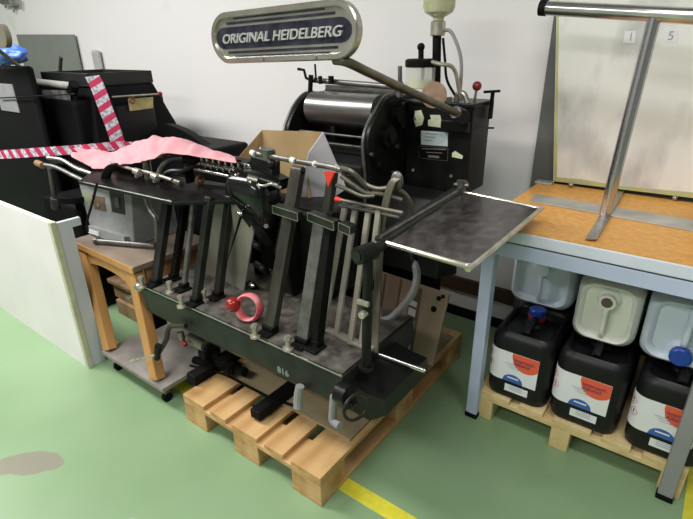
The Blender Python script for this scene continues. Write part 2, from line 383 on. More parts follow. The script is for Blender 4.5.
# grey slats of the feed pile on the right
for bx, by, tx, ty in ((323, 330, 346, 200), (336, 335, 356, 204), (350, 342, 369, 208), (361, 346, 379, 210)):
    b = Z(bx, by+2, ZT+.004); t = X(tx, ty, b.x)
    B('pile_slat', MB().beam(b, t, .020, .014), SLAT, bevel=.002)
sb0, sb1 = Z(318, 325, ZT+.012), Z(372, 350, ZT+.012)
B('slat_base_rail', MB().beam(sb0, sb1, .03, .014, hint=(0, 1, 0)), NICK, bevel=.003)
# clamps joining bars at mid-height
for (a, b2) in (((276, 208), (301, 216)), ((311, 215), (337, 225)), ((342, 225), (353, 230))):
    p0, p1 = YK(*a, 1.285), YK(*b2, 1.285)
    c = B('cross_clamp', MB().beam(p0, p1, .034, .030, hint=(0, 1, 0)), BARD, bevel=.002)
    e = [p0+V((0, -.018, .014)), p1+V((0, -.018, .014)), p1+V((0, -.018, -.014)), p0+V((0, -.018, -.014))]
    mb = MB()
    for i in range(4): mb.beam(e[i], e[(i+1) % 4], .0022, .0022, hint=(0, 1, 0))
    B('worn_edge', mb, STL, c)
B('connecting_rod', MB().cyl(YK(300, 213, 1.30), YK(310, 216, 1.30), .012), BLK2, smooth=True)
B('connecting_rod', MB().cyl(YK(336, 222, 1.30), YK(342, 225, 1.30), .012), BLK2, smooth=True)
# tray post + tray
zt = 1.0
tc_ = [Z(381, 241.5, zt), Z(471, 267.5, zt), Z(541, 209, zt), Z(462, 192, zt)]
pb = Z(366, 368, ZT+.004); pt = V((pb.x, pb.y+.01, zt-.01))
B('tray_post', MB().cyl(pb, pt, .016).cyl(pb, pb+V((0, 0, .012)), .026), BLK, smooth=True)
B('post_collar', MB().box(pb+V((-.020, -.024, .245)), pb+V((.022, -.012, .262))).cyl(pb+V((0, -.03, .212)), pb+V((0, .02, .212)), .012), NICK, bevel=.003)
B('pivot_joint', MB().cyl(pt+V((-.02, -.03, 0)), pt+V((-.005, .035, .0)), .028).cyl(pt+V((.0, .0, 0)), tc_[0]+V((.01, 0.02, -.004)), .016), BLK, smooth=True)
B('joint_face', MB().cyl(pt+V((-.021, -.036, 0)), pt+V((-.0205, -.029, 0)), .018), BARD, smooth=True)
tray = B('side_tray', MB().slab(tc_, .006), TRAYM, label='round-cornered dark scratched sheet tray')
rc = []
for i in range(4):
    a, b2, c = tc_[i-1], tc_[i], tc_[(i+1) % 4]; r = .03
    d1, d2 = (a-b2).normalized()*r, (c-b2).normalized()*r
    rc += [b2+d1, b2+d1*.3+d2*.3, b2+d2]
rims = rc[2:]+rc[:2]
B('tray_rim', MB().tube([tc_[0]+V((.02, 0, 0)), (tc_[0]+tc_[1])/2]+rc[3:9]+[(tc_[2]+tc_[3])/2, tc_[3]], .0085, n=10, smooth=4), TRM, tray, smooth=True)
B('hinge_bar', MB().beam(tc_[0]+V((0, 0, .004)), tc_[3]+V((-.02, 0, .006)), .05, .018), GRDM, tray, bevel=.006)
B('hinge_rod', MB().cyl(tc_[0]+V((.0, 0, .016)), tc_[3]+V((.0, -.05, .016)), .006), STLD, tray, smooth=True)
kn = tc_[3]+V((-.005, 0, .03)); mb = MB()
for i in range(5):
    a = i*2*math.pi/5; mb.cyl(kn, kn+V((math.cos(a)*.032, math.sin(a)*.032, .002)), .013, .008, n=8)
mb.cyl(kn+V((0, 0, -.03)), kn+V((0, 0, .018)), .02)
B('star_knob', mb, STLD, tray, smooth=True)
# ink unit: cabinet right
xf, yp = -1.235, 2.10
cab = B('ink_cabinet', MB().box((xf+.02, yp, .92), (-.882, 2.31, 1.318)), BLK, bevel=.012, seg=3)
B('cabinet_lid', MB().box((xf-.0, yp-.012, 1.312), (-.872, 2.315, 1.332)), BLK, cab, bevel=.005)
B('side_guard', MB().prism([(-.90, 2.12, .93), (-.90, 2.02, .90), (-.90, 1.90, .70), (-.90, 1.90, .56), (-.90, 2.12, .50)], (-.38, 0, 0)), GRDM, bevel=.012, seg=3)
B('lower_body', MB().box((-1.32, 2.0, .24), (-1.0, 2.16, .60)), BLK2, bevel=.01)
for q in ((413, 170), (451, 176), (415, 119)): B('bolt', MB().cyl(Y(*q, yp-.004), Y(*q, yp+.01), .007), STLD, cab, smooth=True)
B('bracket_block', MB().box(Y(440, 131, yp-.03), Y(471, 121, yp)).cyl(Y(462, 117, yp-.06), Y(462, 117, yp), .034), BLK, cab, bevel=.004)
# decals on the cabinet
def patch(pts, y, m, name, par, label=None, th=.0015):
    o = B(name, MB().prism([Y(*p_, y) for p_ in pts], (0, th, 0)), m, par)
    if label: o['label'] = label
yd = yp-.002
patch([(415, 111), (421, 110), (424, 118), (422, 125), (416, 127), (414, 120)], yd, PEEL, 'torn_sticker', cab)
patch([(430, 115), (440, 115), (441, 119), (444, 128), (428, 126), (428, 120), (431, 119)], yd, PEEL, 'torn_sticker', cab)
patch([(452, 153), (455, 151), (463, 156), (462, 159), (452, 157)], yd, PEEL, 'torn_sticker', cab)
patch([(419.5, 129.5), (448.5, 131.5), (447.5, 161), (419, 158)], yd, BLK2, 'name_plate', cab)
pl = patch
for e0, e1 in (((419.5, 146), (448, 148)), ((419, 158), (447.5, 161)), ((419.2, 146), (419, 158)), ((448, 148), (447.5, 161))):
    MB().beam(Y(*e0, yd-.001), Y(*e1, yd-.001), .002, .002, hint=(0, 1, 0)).build('plate_border', STL, cab)
patch([(421, 130.5), (448, 132.5), (447.5, 146.5), (421, 144.5)], yd-.0016, PLAT, 'plate_upper', cab, 'pale blue enamelled half of the nameplate')
for k, (a, b2, yy, w) in enumerate(((422, 446, 148.6, .9), (426, 442, 152.2, .7), (428, 439, 156.2, 2.2))):
    patch([(a, yy-w/2), (b2, yy-w/2+.9), (b2, yy+w/2+.9), (a, yy+w/2)], yd-.0016, NICK, 'plate_lettering', cab)
for k in range(3):
    patch([(425, 133+k*3.2), (438-k*3, 133.8+k*3.2), (438-k*3, 134.6+k*3.2), (425, 133.8+k*3.2)], yd-.0034, LABK, 'plate_lettering', cab)
# side frames of ink unit
def side_frame(xp, w, pts, back, low):
    P = [X(a, b2, xp) for a, b2 in pts]; P = catmull(P, 5)
    out = [V((xp, P[0].y, low))]+P+[V((xp, back, P[-1].z)), V((xp, back, low))]
    f = B('side_frame', MB().prism(out, (w, 0, 0)), BLK, bevel=.004)
    B('frame_rim', MB().tube([out[0]+V((w*.9, -.001, 0))]+[q+V((w*.9, -.002, 0)) for q in P], .0075, n=8, smooth=0), RIMM, f, smooth=True)
    return f
sf = side_frame(xf, -.03, [(370, 205), (370, 176), (368, 150), (369, 136), (373, 124), (381, 109), (387, 99), (394, 95), (403, 95)], 2.25, .72)
side_frame(-1.72, -.03, [(291, 180), (289, 150), (288, 132), (292, 118), (299, 104), (308, 94), (317, 92)], 2.25, .72)
B('frame_bearing', MB().cyl((xf-.01, 1.95, 1.18), (xf+.03, 1.95, 1.18), .05).cyl((xf+.03, 1.95, 1.18), (xf+.045, 1.95, 1.18), .025), BLK, sf, smooth=True)
B('frame_bearing', MB().cyl((xf-.01, 2.03, 1.27), (xf+.035, 2.03, 1.27), .035), BLK2, sf, smooth=True)
B('frame_bearing', MB().cyl((xf-.01, 1.90, 1.06), (xf+.02, 1.90, 1.06), .022), BLK2, sf, smooth=True)
for yy, zz in ((1.83, 1.12), (1.85, .95), (2.02, 1.0), (2.05, 1.12)):
    B('bolt', MB().cyl((xf, yy, zz), (xf+.012, yy, zz), .010), STLD, sf, smooth=True)
ry, rz = 1.955, 1.285
B('back_plate', MB().box((-1.70, 2.16, .80), (xf-.03, 2.18, 1.30)), BLK2)
B('ink_roller', MB().cyl((-1.665, ry, rz), (xf-.035, ry, rz), .079, n=48), ROLM, smooth=True)
B('roller_shaft', MB().cyl((-1.72, ry, rz), (xf-.02, ry, rz), .02), STLD, smooth=True)
B('ink_roller', MB().cyl((-1.70, 2.12, 1.33), (xf-.03, 2.12, 1.33), .045, n=36), STLD, smooth=True)
B('scraper_bar', MB().box((-1.70, 1.87, 1.175), (xf-.035, 1.885, 1.185)), STLD, bevel=.003)
B('roller_shaft', MB().cyl((-1.71, 1.85, 1.14), (xf-.03, 1.85, 1.14), .008), BARM, smooth=True)
B('ink_fountain_plate', MB().prism([(-1.70, 1.83, .78), (-1.70, 1.80, 1.06), (-1.70, 1.90, 1.10), (-1.70, 2.15, 1.12), (-1.70, 2.15, .78)], (.43, 0, 0)), GRDM, bevel=.008)
B('top_rod', MB().cyl(Y(312, 80, 2.03), Y(397, 87, 2.03), .013), STLD, smooth=True)
B('top_plate', MB().box(Y(325, 84, 2.10), Y(398, 93, 2.13)), STLD, bevel=.003)
B('small_crank', MB().tube([Y(298, 69, 2.0), Y(304, 70, 2.0), Y(306, 78, 2.0), Y(313, 81, 2.0)], .007, smooth=0).cyl(Y(311, 75, 2.0), Y(310, 94, 2.0), .012).cyl(Y(315, 64, 2.0), Y(316, 80, 2.0), .005), BLK2, smooth=True)
B('small_clamp', MB().cyl(Y(331, 76, 2.0), Y(331, 83, 2.0), .014), BLK2, smooth=True)
B('small_clamp', MB().cyl(Y(320, 76, 2.0), Y(321, 84, 2.0), .01), BLK2, smooth=True)
# frame knobs between roller and cabinet
B('frame_lug', MB().cyl(Y(400, 66, 2.06), Y(400, 90, 2.06), .010).cyl(Y(399, 82, 2.06), Y(399, 97, 2.06), .02), STLD, smooth=True)
B('rear_block', MB().box((xf-.03, 2.06, 1.20), (xf+.03, 2.2, 1.325)), BLK, bevel=.01)
# oiling gear
pp = lambda a, b2: Y(a, b2, 2.12)
pipe = B('oil_pipe', MB().cyl(pp(436, 100), pp(437, 33), .019), BLK2, smooth=True)
axz = (pp(438, 0)-pp(436, 60)).normalized()
k0 = pp(437.5, 36)
B('bottle_socket', MB().lathe(k0, (0, 0, 1), [(.030, 0), (.033, .004), (.033, .055), (.027, .06)]), TRM, smooth=True)
B('oil_bottle', MB().lathe(k0+V((0, 0, .058)), (0, 0, 1), [(.022, 0), (.024, .014), (.060, .034), (.068, .055), (.068, .15), (.062, .165), (.0, .168)]), BOTL, smooth=True, label='inverted glass bottle of yellowish oil')
jb = Y(420, 88, 2.06)
jar = B('sight_glass', MB().lathe(jb, (0, 0, 1), [(.062, 0), (.065, .004), (.065, .085), (.060, .09)]), GLAS, smooth=True, label='clear jar with a yellow residue')
B('oil_residue', MB().lathe(jb+V((0, 0, .003)), (0, 0, 1), [(.061, 0), (.062, .03), (.061, .031)]), OILM, jar, smooth=True)
B('jar_lid', MB().lathe(jb+V((0, 0, .088)), (0, 0, 1), [(.068, 0), (.070, .005), (.070, .028), (.060, .034)]), BLK2, jar, smooth=True)
B('jar_knob', MB().cyl(Y(421, 60, 2.06), Y(421, 46, 2.06), .012).ball(Y(421, 47, 2.06), .017), BLK2, jar, smooth=True)
B('inner_tube', MB().cyl(jb+V((0.01, 0, .01)), jb+V((.01, 0, .085)), .008), STLD, jar, smooth=True)
B('oil_elbow', MB().tube([Y(424, 60, 2.04), Y(440, 64, 2.04), Y(451, 66, 2.06), Y(456, 74, 2.08), Y(459, 90, 2.1), Y(461, 100, 2.12)], .0085), NICK, smooth=True)
B('oil_hose', MB().tube([pp(441, 31), pp(450, 31), pp(457, 44), pp(461, 60), pp(461, 80), pp(459, 96)], .0075), GHOS, smooth=True)
B('oil_hose', MB().tube([pp(443, 38), pp(445, 60), pp(447, 80), pp(456, 97)], .006), BLK2, smooth=True)
B('hose_fitting', MB().tube([Y(456, 104, 2.12), Y(458, 94, 2.12), Y(464, 94, 2.12), Y(468, 104, 2.12)], .012).cyl(Y(448, 104, 2.12), Y(448, 97, 2.12), .018), STL, smooth=True)
B('round_cover', MB().cyl(Y(434, 95, 1.975), Y(434, 95, 1.985), .054, n=40), DISC, smooth=True, label='flat brown round disc behind the sign arm')
kb = Y(477, 86, 2.2)
B('lever', MB().cyl(Y(474, 105, 2.2), kb, .006), STL, smooth=True)
B('lever_knob', MB().ball(kb, .021), DRED, smooth=True)
B('t_screw', MB().cyl(Y(491, 108, 2.25), Y(493, 91, 2.25), .009).cyl(Y(484, 92, 2.25), Y(500, 91, 2.25), .006).box(Y(488, 119, 2.25), Y(494, 103, 2.28)).cyl(Y(488, 128, 2.25), Y(494, 128, 2.25), .004), BLK2, smooth=True)
# sign arm + sign
armp = [Y(459, 114, 2.06), Y(441, 106, 1.9), Y(400, 87, 1.6), Y(368, 72, 1.4), Y(347, 62, 1.31), Y(335, 60, 1.31)]
B('sign_arm', MB().tube(armp, .015, n=12), OLVT, smooth=True)
sgn_b = B('arm_boss', MB().cyl(Y(455, 112, 2.03), Y(462, 115, 2.09), .026, .03), STLD, smooth=True)
c0 = Y(287, 32, 1.30); A1 = Y(217, 36, 1.30); A2 = Y(358, 28, 1.30)
A1 = Y(214.5, 39.5, 1.30); A2 = Y(360.5, 28.5, 1.30)
ux = (A2-A1).normalized(); uz = V((-ux.z, 0, ux.x)); hw = (A2-A1).length/2; cc = (A1+A2)/2
hh = (Y(287, 4.5, 1.30)-Y(287, 61, 1.30)).length/2
def stadium(hw_, hh_, y, n=14, sq=1.0):
    out = []
    for sgn, a0 in ((1, -90), (-1, 90)):
        for i in range(n+1):
            a = math.radians(a0+180*i/n); r = hh_
            out.append(cc+ux*(sgn*(hw_-r*sq)+math.cos(a)*r*sq)+uz*(math.sin(a)*r)+V((0, y, 0)))
    return out
sg = B('sign_board', MB().loft([stadium(hw-.006, hh-.006, .016), stadium(hw, hh, .012), stadium(hw, hh, -.012), stadium(hw-.004, hh-.004, -.017), stadium(hw-.018, hh-.018, -.017), stadium(hw-.022, hh-.022, -.008)]), SIGNM, smooth=True, angle=25, label='long round-ended metal name sign')
hb = hh*.42
def barpts(z0, z1, w0, w1, y): return [cc+ux*w0+uz*z0+V((0, y, 0)), cc+ux*w1+uz*z0+V((0, y, 0)), cc+ux*w1+uz*z1+V((0, y, 0)), cc+ux*w0+uz*z1+V((0, y, 0))]
mb = MB(); band = []
for sgn in (1, -1):
    for i in range(9):
        a = math.radians((-90 if sgn > 0 else 90)+180*i/8)
        band.append(cc+ux*(sgn*(hw-.065)+math.cos(a)*.040)+uz*(math.sin(a)*hb)+V((0, -.010, 0)))
B('name_band', MB().prism(band, (0, .004, 0)), SIGNB, sg)
for z_, w_ in ((.56, .74), (.74, .62), (-.56, .76), (-.74, .66)):
    B('groove', MB().prism(barpts(hh*z_-.004, hh*z_+.004, -hw*w_, hw*w_, -.0095), (0, .002, 0)), SIGNB, sg)
text('raised_lettering', 'ORIGINAL HEIDELBERG', CHRT, sg, frame(cc+V((0, -.013, -.004)), ux, uz), .043, .004, .0004, sx=1.20, shear=.25)
for a in (-.22, .5):
    B('rivet', MB().cyl(cc+ux*hw*a-uz*(hh-.011)+V((0, -.022, 0)), cc+ux*hw*a-uz*(hh-.011), .007), SIGNM, sg, smooth=True)
# feed table (left) : glossy black plate
zf = 1.0
out = [(78, 181), (120, 190), (160, 199), (172, 202), (238, 200), (246, 197), (246, 186), (190, 178), (150, 172), (112, 164), (96, 168)]
ft = B('feed_table', MB().prism([Z(a, b2, zf) for a, b2 in out], (0, 0, -.016)), BLK, bevel=.004, seg=3)
B('front_edge_strip', MB().tube([Z(84, 182.4, zf), Z(120, 190.2, zf), Z(160, 199.2, zf), Z(172, 201.8, zf)], .004, smooth=0), STLD, ft, smooth=True)
B('front_rod', MB().tube([Z(95, 157, 1.02)+V((0, 0, 0)), YK(128, 168, 1.33), YK(150, 173, 1.30), YK(172, 180, 1.28)], .0075), NICK, ft, smooth=True)
for a, b2 in ((137, 172), (155, 177)): B('rod_clamp', MB().cyl(YK(a-2, b2-1, 1.28), YK(a+3, b2+1, 1.28), .016).cyl(YK(a, b2+5, 1.30), YK(a, b2, 1.30), .010), NICK, ft, smooth=True)
B('upright_sleeve', MB().cyl(Z(149, 178, zf), Z(149, 178, zf)+V((0, 0, .085)), .020).cyl(Z(149, 178, zf)+V((0, 0, .085)), Z(149, 178, zf)+V((0, 0, .09)), .022), STLD, ft, smooth=True)
B('black_bracket', MB().tube([YK(107, 186, 1.25), YK(106, 176, 1.25), YK(110, 168, 1.25), YK(118, 165, 1.27)], lambda t: .026-.012*t, flat=.6), BLK, ft, smooth=True)
# gripper gear on feed table
B('curved_lever', MB().tube([YK(158, 178, 1.36), YK(162, 167, 1.38), YK(170, 160, 1.4), YK(183, 158, 1.42), YK(190, 162, 1.42)], .014), STLD, ft, smooth=True)
B('curved_lever', MB().tube([YK(160, 180, 1.34), YK(170, 172, 1.36), YK(183, 171, 1.38), YK(195, 166, 1.40)], .013), BLK, ft, smooth=True)
B('linkage_block', MB().box(YK(186, 184, 1.38), YK(193, 168, 1.43)).cyl(YK(184, 158, 1.40), YK(200, 160, 1.44), .022), BLK2, ft, smooth=True)
B('brass_pin', MB().cyl(YK(174, 181, 1.40), YK(181, 183, 1.40), .012), NICK, ft, smooth=True)
B('guide_wire', MB().tube([YK(165, 156, 1.45), YK(175, 158, 1.45), YK(184, 163, 1.43)], .006), CHR, ft, smooth=True)
B('chrome_rail', MB().cyl(YK(186, 167, 1.40), YK(233, 177, 1.40), .008), CHR, ft, smooth=True)
B('stud_shaft', MB().cyl(YK(192, 162, 1.44), YK(250, 173, 1.44), .010), STL, ft, smooth=True)
for i in range(9):
    t = i/8; q = YK(196, 162.8, 1.44).lerp(YK(246, 172.4, 1.44), t); d = (YK(246, 172.4, 1.44)-YK(196, 162.8, 1.44)).normalized()
    B('stud', MB().lathe(q-d*.012, d, [(.009, 0), (.018, .004), (.018, .016), (.009, .021)]).cyl(q, q+V((0, 0, .034)), .006), CHR, ft, smooth=True)
B('arched_frame', MB().beam(YK(207, 199, 1.42), YK(207, 186, 1.42), .02, .02).beam(YK(205, 186, 1.42), YK(229, 188, 1.42), .02, .02, hint=(0, 1, 0)).beam(YK(228, 200, 1.42), YK(228, 188, 1.42), .02, .02), BLK, ft, bevel=.003)
B('brass_spring', MB().torus(YK(200, 180, 1.45), (1, .2, 0), .02, .007), RUST, ft, smooth=True)
# left end fork of the feed table, brown tips
B('feed_rod', MB().tube([YK(38, 164, 1.18), YK(55, 167, 1.20), YK(72, 175, 1.22), YK(84, 181, 1.22)], .011), STLD, ft, smooth=True)
B('feed_rod', MB().tube([YK(48, 158, 1.25), YK(62, 160, 1.27), YK(76, 168, 1.27), YK(92, 174, 1.27)], .011), STL, ft, smooth=True)
B('feed_rod', MB().tube([YK(52, 163, 1.3), YK(70, 164, 1.3), YK(90, 172, 1.3)], .009), BLK2, ft, smooth=True)
B('rod_tip', MB().cyl(YK(37, 163, 1.18), YK(43, 165.5, 1.18), .017), RUST, ft, smooth=True)
B('drop_rod', MB().cyl(YK(50, 168, 1.26), YK(56, 205, 1.26), .014).cyl(YK(55, 198, 1.26), YK(56, 208, 1.26), .024), STLD, ft, smooth=True)
B('bent_stay', MB().tube([YK(97, 184, 1.13), YK(92, 204, 1.13), YK(87, 222, 1.13), YK(88, 232, 1.12)], .006), BLK2, ft, smooth=True)
B('bent_stay', MB().tube([YK(145, 196, 1.3), YK(150, 210, 1.3), YK(156, 220, 1.3), YK(157, 240, 1.3)], .011), STLD, ft, smooth=True)
B('feed_table_support', MB().beam((-1.60, 1.45, ZT), (-1.60, 1.45, zf-.02), .05, .05), BLK2, bevel=.004)
# gripper head casting
hc = YK(247, 190, 1.39)
hd = MB().loft([[(hc.x+ox+x, hc.y+.03+oy+y, hc.z+z) for x, y in rr(w_, d_, r_, 4)] for w_, d_, r_, ox, oy, z in ((.06, .06, .02, .055, .03, -.165), (.12, .10, .04, .04, .02, -.135), (.175, .13, .05, .020, .01, -.08), (.21, .15, .05, .008, 0, -.02), (.21, .15, .045, 0, 0, .02), (.175, .13, .04, -.01, .01, .055), (.11, .08, .02, -.02, .02, .075))])
head = B('gripper_head', hd, mat('polished_black', (.006, .0065, .006), .14, .2, 0, 9, .1, (.02, .022, .02)), smooth=True, angle=40)
B('head_neck', MB().tube([YK(243, 205, 1.42), YK(256, 222, 1.42), YK(268, 240, 1.46), YK(270, 262, 1.52)], .038), BLK, smooth=True)
B('head_cap', MB().box(YK(234, 174, 1.36), YK(247, 180, 1.42)), CHR, head, bevel=.008, seg=3)
B('cap_barrel', MB().cyl(YK(248, 178, 1.37), YK(258, 181, 1.39), .016), STL, head, smooth=True)
B('head_shroud', MB().beam(YK(231, 166, 1.50), YK(252, 170, 1.50), .07, .07, hint=(0, 1, .3)), BLK, head, bevel=.008)
B('shroud_edge', MB().cyl(YK(233, 161, 1.45), YK(250, 166, 1.45), .005), STL, head, smooth=True)
B('head_screw', MB().cyl(YK(240, 213, 1.34), YK(240, 213, 1.38), .013).ball(YK(240, 213, 1.33), (.016, .012, .008)), CHR, head, smooth=True)
B('head_screw', MB().cyl(YK(266, 226, 1.38), YK(266, 226, 1.42), .009), STL, head, smooth=True)
B('head_knob', MB().cyl(YK(267, 158, 1.44), YK(267, 149, 1.44), .018, .024).ball(YK(262, 150, 1.44), .014).ball(YK(272, 152, 1.46), .014), STLD, head, smooth=True)
B('head_link', MB().beam(YK(255, 162, 1.46), YK(276, 168, 1.46), .05, .045).beam(YK(262, 172, 1.46), YK(284, 184, 1.46), .045, .05).ball(YK(272, 164, 1.44), (.02, .02, .02)).cyl(YK(256, 178, 1.40), YK(280, 186, 1.40), .012), BLK, head, smooth=True)
B('head_link', MB().tube([YK(252, 180, 1.38), YK(262, 186, 1.38), YK(272, 184, 1.38), YK(281, 188, 1.40)], .006), STL, head, smooth=True)
B('platen_casting', MB().box((-1.42, 1.40, ZT), (-1.14, 1.62, .97)), BLK, bevel=.03, seg=3)
B('platen_web', MB().prism([k3(*q) for q in ((-1.46, 1.44, .52), (-1.46, 1.40, .74), (-1.46, 1.46, .90), (-1.46, 1.56, .90), (-1.46, 1.56, .52))], (.06, 0, 0)), BLK, bevel=.01)
for q in ((256, 245), (262, 268), (250, 284), (262, 300)): B('casting_lug', MB().tube([YK(q[0]-6, q[1]-4, 1.42), YK(*q, 1.39), YK(q[0]+6, q[1]+5, 1.42)], .014), BLK, smooth=True)
B('bright_nut', MB().ball(YK(252, 285, 1.37), (.018, .012, .010)), CHR, smooth=True)
# spiral spring / roller end near the red ring
mb = MB()
for k in range(4): mb.torus(YK(290-k*1.2, 294, 1.50+k*.012), (.35, -1, .1), .058-.004*k, .006)
mb.cyl(YK(290, 294, 1.46), YK(290, 294, 1.56), .018)
B('coil_wheel', mb, STLD, smooth=True)
# rail of feeder: bar w/ white marks, bent tubes
yb = 1.44
B('feeder_bar', MB().tube([YK(252, 153, yb), YK(290, 160, yb), YK(330, 167, yb-.02), YK(344, 171, yb-.03)], .010), STLD, smooth=True)
for q in ((253, 153.2), (293, 160.5), (316, 164.6), (337, 168.6)):
    d = V((.010, 0, -.002)); c_ = YK(*q, yb-.010)
    B('tape_mark', MB().cyl(c_-d, c_+d, .0115), WHT, smooth=True)
B('bent_tube', MB().tube([YK(341, 168, 1.40), YK(352, 172, 1.41), YK(365, 184, 1.44), YK(378, 189, 1.46), YK(394, 188, 1.50), YK(407, 197, 1.54), YK(412, 212, 1.56), YK(411, 236, 1.56)], .009), OLVT, smooth=True)
B('bent_tube', MB().tube([YK(341, 176, 1.38), YK(352, 184, 1.39), YK(366, 193, 1.41), YK(380, 194, 1.44), YK(402, 200, 1.48)], .008), OLVT, smooth=True)
B('bent_tube', MB().tube([YK(336, 185, 1.36), YK(348, 190, 1.37), YK(362, 196, 1.39), YK(374, 196, 1.42)], .007), OLVT, smooth=True)
B('web_plate', MB().slab([YK(342, 174, 1.42), YK(354, 176, 1.42), YK(372, 193, 1.44), YK(360, 195, 1.44), YK(346, 186, 1.42)], .008), BARD, bevel=.002)
B('slat_rail', MB().cyl(YK(340, 200, 1.40), YK(403, 213, 1.40), .007), OLVT, smooth=True)
B('slat_rail', MB().cyl(YK(340, 205, 1.41), YK(400, 217, 1.41), .007), STLD, smooth=True)
B('red_tip', MB().cyl(YK(336, 199, 1.40), YK(342, 200.5, 1.40), .010, .007), SCAR, smooth=True)
B('red_wedge', MB().prism([YK(324, 172, 1.395), YK(334, 173, 1.395), YK(328, 187, 1.395)], (0, .01, 0)), SCAR)
# wide curved upright in front of tubes
cb = catmull([Z(374, 352, ZT), YK(378, 270, 1.40), YK(381, 232, 1.41), YK(385, 205, 1.42), YK(391, 184, 1.43), YK(397, 178, 1.44)], 5)
B('curved_upright', MB().loft([[q+V((-.013, 0, 0)), q+V((.013, 0, 0)), q+V((.013, .008, 0)), q+V((-.013, .008, 0))] for q in cb]), OLVT, smooth=True)
B('upright_lug', MB().ball(YK(397, 181, 1.47), (.024, .012, .034)), STLD, smooth=True)
# hose on the right
B('drain_hose', MB().tube([Y(410, 245, 1.62), Y(414, 260, 1.58), Y(417, 276, 1.54), Y(413, 292, 1.50), Y(403, 306, 1.47), Y(392, 317, 1.44), Y(382, 320, 1.42), Y(378, 315, 1.42)], lambda t: .0165-.003*t), GHOS, smooth=True)
B('hose_cuff', MB().cyl(Y(412, 252, 1.60), Y(415, 266, 1.57), .021), BLK2, smooth=True)
# beneath the pan
B('hand_crank', MB().tube([YK(186, 326, 1.10), YK(170, 327, 1.08), YK(166, 340, 1.06), YK(158, 354, 1.04)], .011), BARM, smooth=True)
B('crank_boss', MB().cyl(YK(158, 346, 1.02), YK(157, 358, 1.05), .014), BLK2, smooth=True)
B('crank_handle', MB().cyl(YK(155, 355, 1.02), YK(133, 361, 1.00), .005).cyl(YK(136, 360, 1.0), YK(131, 361.5, 1.0), .008), NICK, smooth=True)
B('left_lug', MB().ball(Z(140, 287, ZT-.02), (.03, .025, .022)).cyl(YK(128, 298, 1.14), YK(142, 293, 1.14), .010), STL, smooth=True)
B('left_bracket', MB().box(YK(147, 310, 1.16), YK(168, 324, 1.24)), BLK2, bevel=.006)
B('pump_body', MB().cyl(YK(190, 338, 1.22), YK(206, 346, 1.22), .028).cyl(YK(180, 332, 1.2), YK(184, 343, 1.2), .016), STL, smooth=True)
B('red_valve', MB().cyl(YK(182, 341, 1.17), YK(186, 345, 1.17), .010), RED, smooth=True)
mb = MB().cyl(YK(206, 350, 1.24), YK(213, 353, 1.24), .045)
for k in range(14):
    random.seed(k+3); q = YK(208+k*1.7, 352+k*1.1+random.uniform(-4, 5), 1.25+random.uniform(0, .03)); mb.ball(q, random.uniform(.022, .034), n=7)
B('gear_train', mb, BLK2, smooth=True)
B('drive_shaft', MB().cyl(YK(195, 360, 1.28), YK(245, 372, 1.28), .02).cyl(YK(240, 385, 1.35), YK(300, 395, 1.45), .03), BLK2, smooth=True)
for q in ((275, 386), (290, 392), (312, 398)):
    c_ = YK(*q, 1.42); B('gear_wheel', MB().cyl((c_.x-.02, 1.33, .33), (c_.x+.02, 1.35, .33), .088, n=28), BLK2, smooth=True)
for a, b2 in (((299, 385), (299, 407)), ):
    B('stub_foot', MB().tube([YK(300, 386, 1.10), YK(298, 398, 1.09), YK(298, 408, 1.08)], .016), GHOS, smooth=True)
B('black_cable', MB().tube([(q.x, q.y, .163) for q in (Z(190, 366, .16), Z(222, 374, .16), Z(250, 388, .16), Z(272, 399, .16), Z(300, 408, .16))], .006), BLK2, smooth=True)
hk = B('grey_hook', MB().tube([YK(334, 396, 1.09), YK(333, 410, 1.085), YK(333, 420, 1.08), YK(340, 426, 1.07)], .014), GHOS, smooth=True)
c_ = YK(356, 407, 1.09)
B('hand_wheel', MB().torus(c_, (1, -.35, .1), .046, .006).cyl(c_+V((.0, .0, 0)), c_+V((-.03, .02, 0)), .012), BARD, smooth=True)
B('wheel_hub', MB().cyl(c_+V((-.07, .0, .03)), c_+V((-.03, .0, .03)), .035), BLK, smooth=True)

# ------------------------------------------------------------------ red ring lying against guides
c_ = Y(249, 307, 1.11); c_.z = ZT+.004+.047+.006
rg = thing('tape_ring', (c_.x, c_.y, ZT+.005), 'pinkish-red ring with a red ball standing on the press pan', 'ring')
MB().torus(c_, (.30, -1, .30), .049, .009, n=40, sy=2.8).build('ring_band', PINKR, rg, smooth=True)
MB().ball(c_+V((-.052, -.035, .012)), .030, n=20).build('red_ball', RED, rg, smooth=True)

# ------------------------------------------------------------------ open carton on the press
bx = thing('cardboard_box', (-1.5, 1.55, .95), 'open brown cardboard box with a white outside flap, set in the press before the rollers', 'box')
yb_, yf_ = 1.64, 1.46
tl, tr = Y(262, 130, yb_), Y(323, 132, yb_)
MB().slab([tl, tr, tr+V((0, 0, -.27)), tl+V((0, 0, -.27))], .004).build('back_panel', CARD, bx)
fl = Y(236, 160, yf_+.04)
MB().slab([tl, fl, V((fl.x+.02, fl.y, tl.z-.27)), tl+V((0, 0, -.27))], .004).build('side_panel', CARD, bx)
fr = Y(309, 152, 1.54)
MB().slab([tr+V((.002, -.002, 0)), fr, Y(303, 175, 1.52), Y(300, 199, 1.52), Y(309, 213, 1.54), Y(322, 205, 1.58), Y(347, 188, 1.66)], .004).build('white_flap', CARDW, bx, label='white outer flap')
MB().slab([fl+V((0, 0, -.10)), fr+V((-.01, 0, -.10)), V((fr.x, fr.y, .97)), V((fl.x, fl.y, .97))], .004).build('front_panel', CARD, bx)

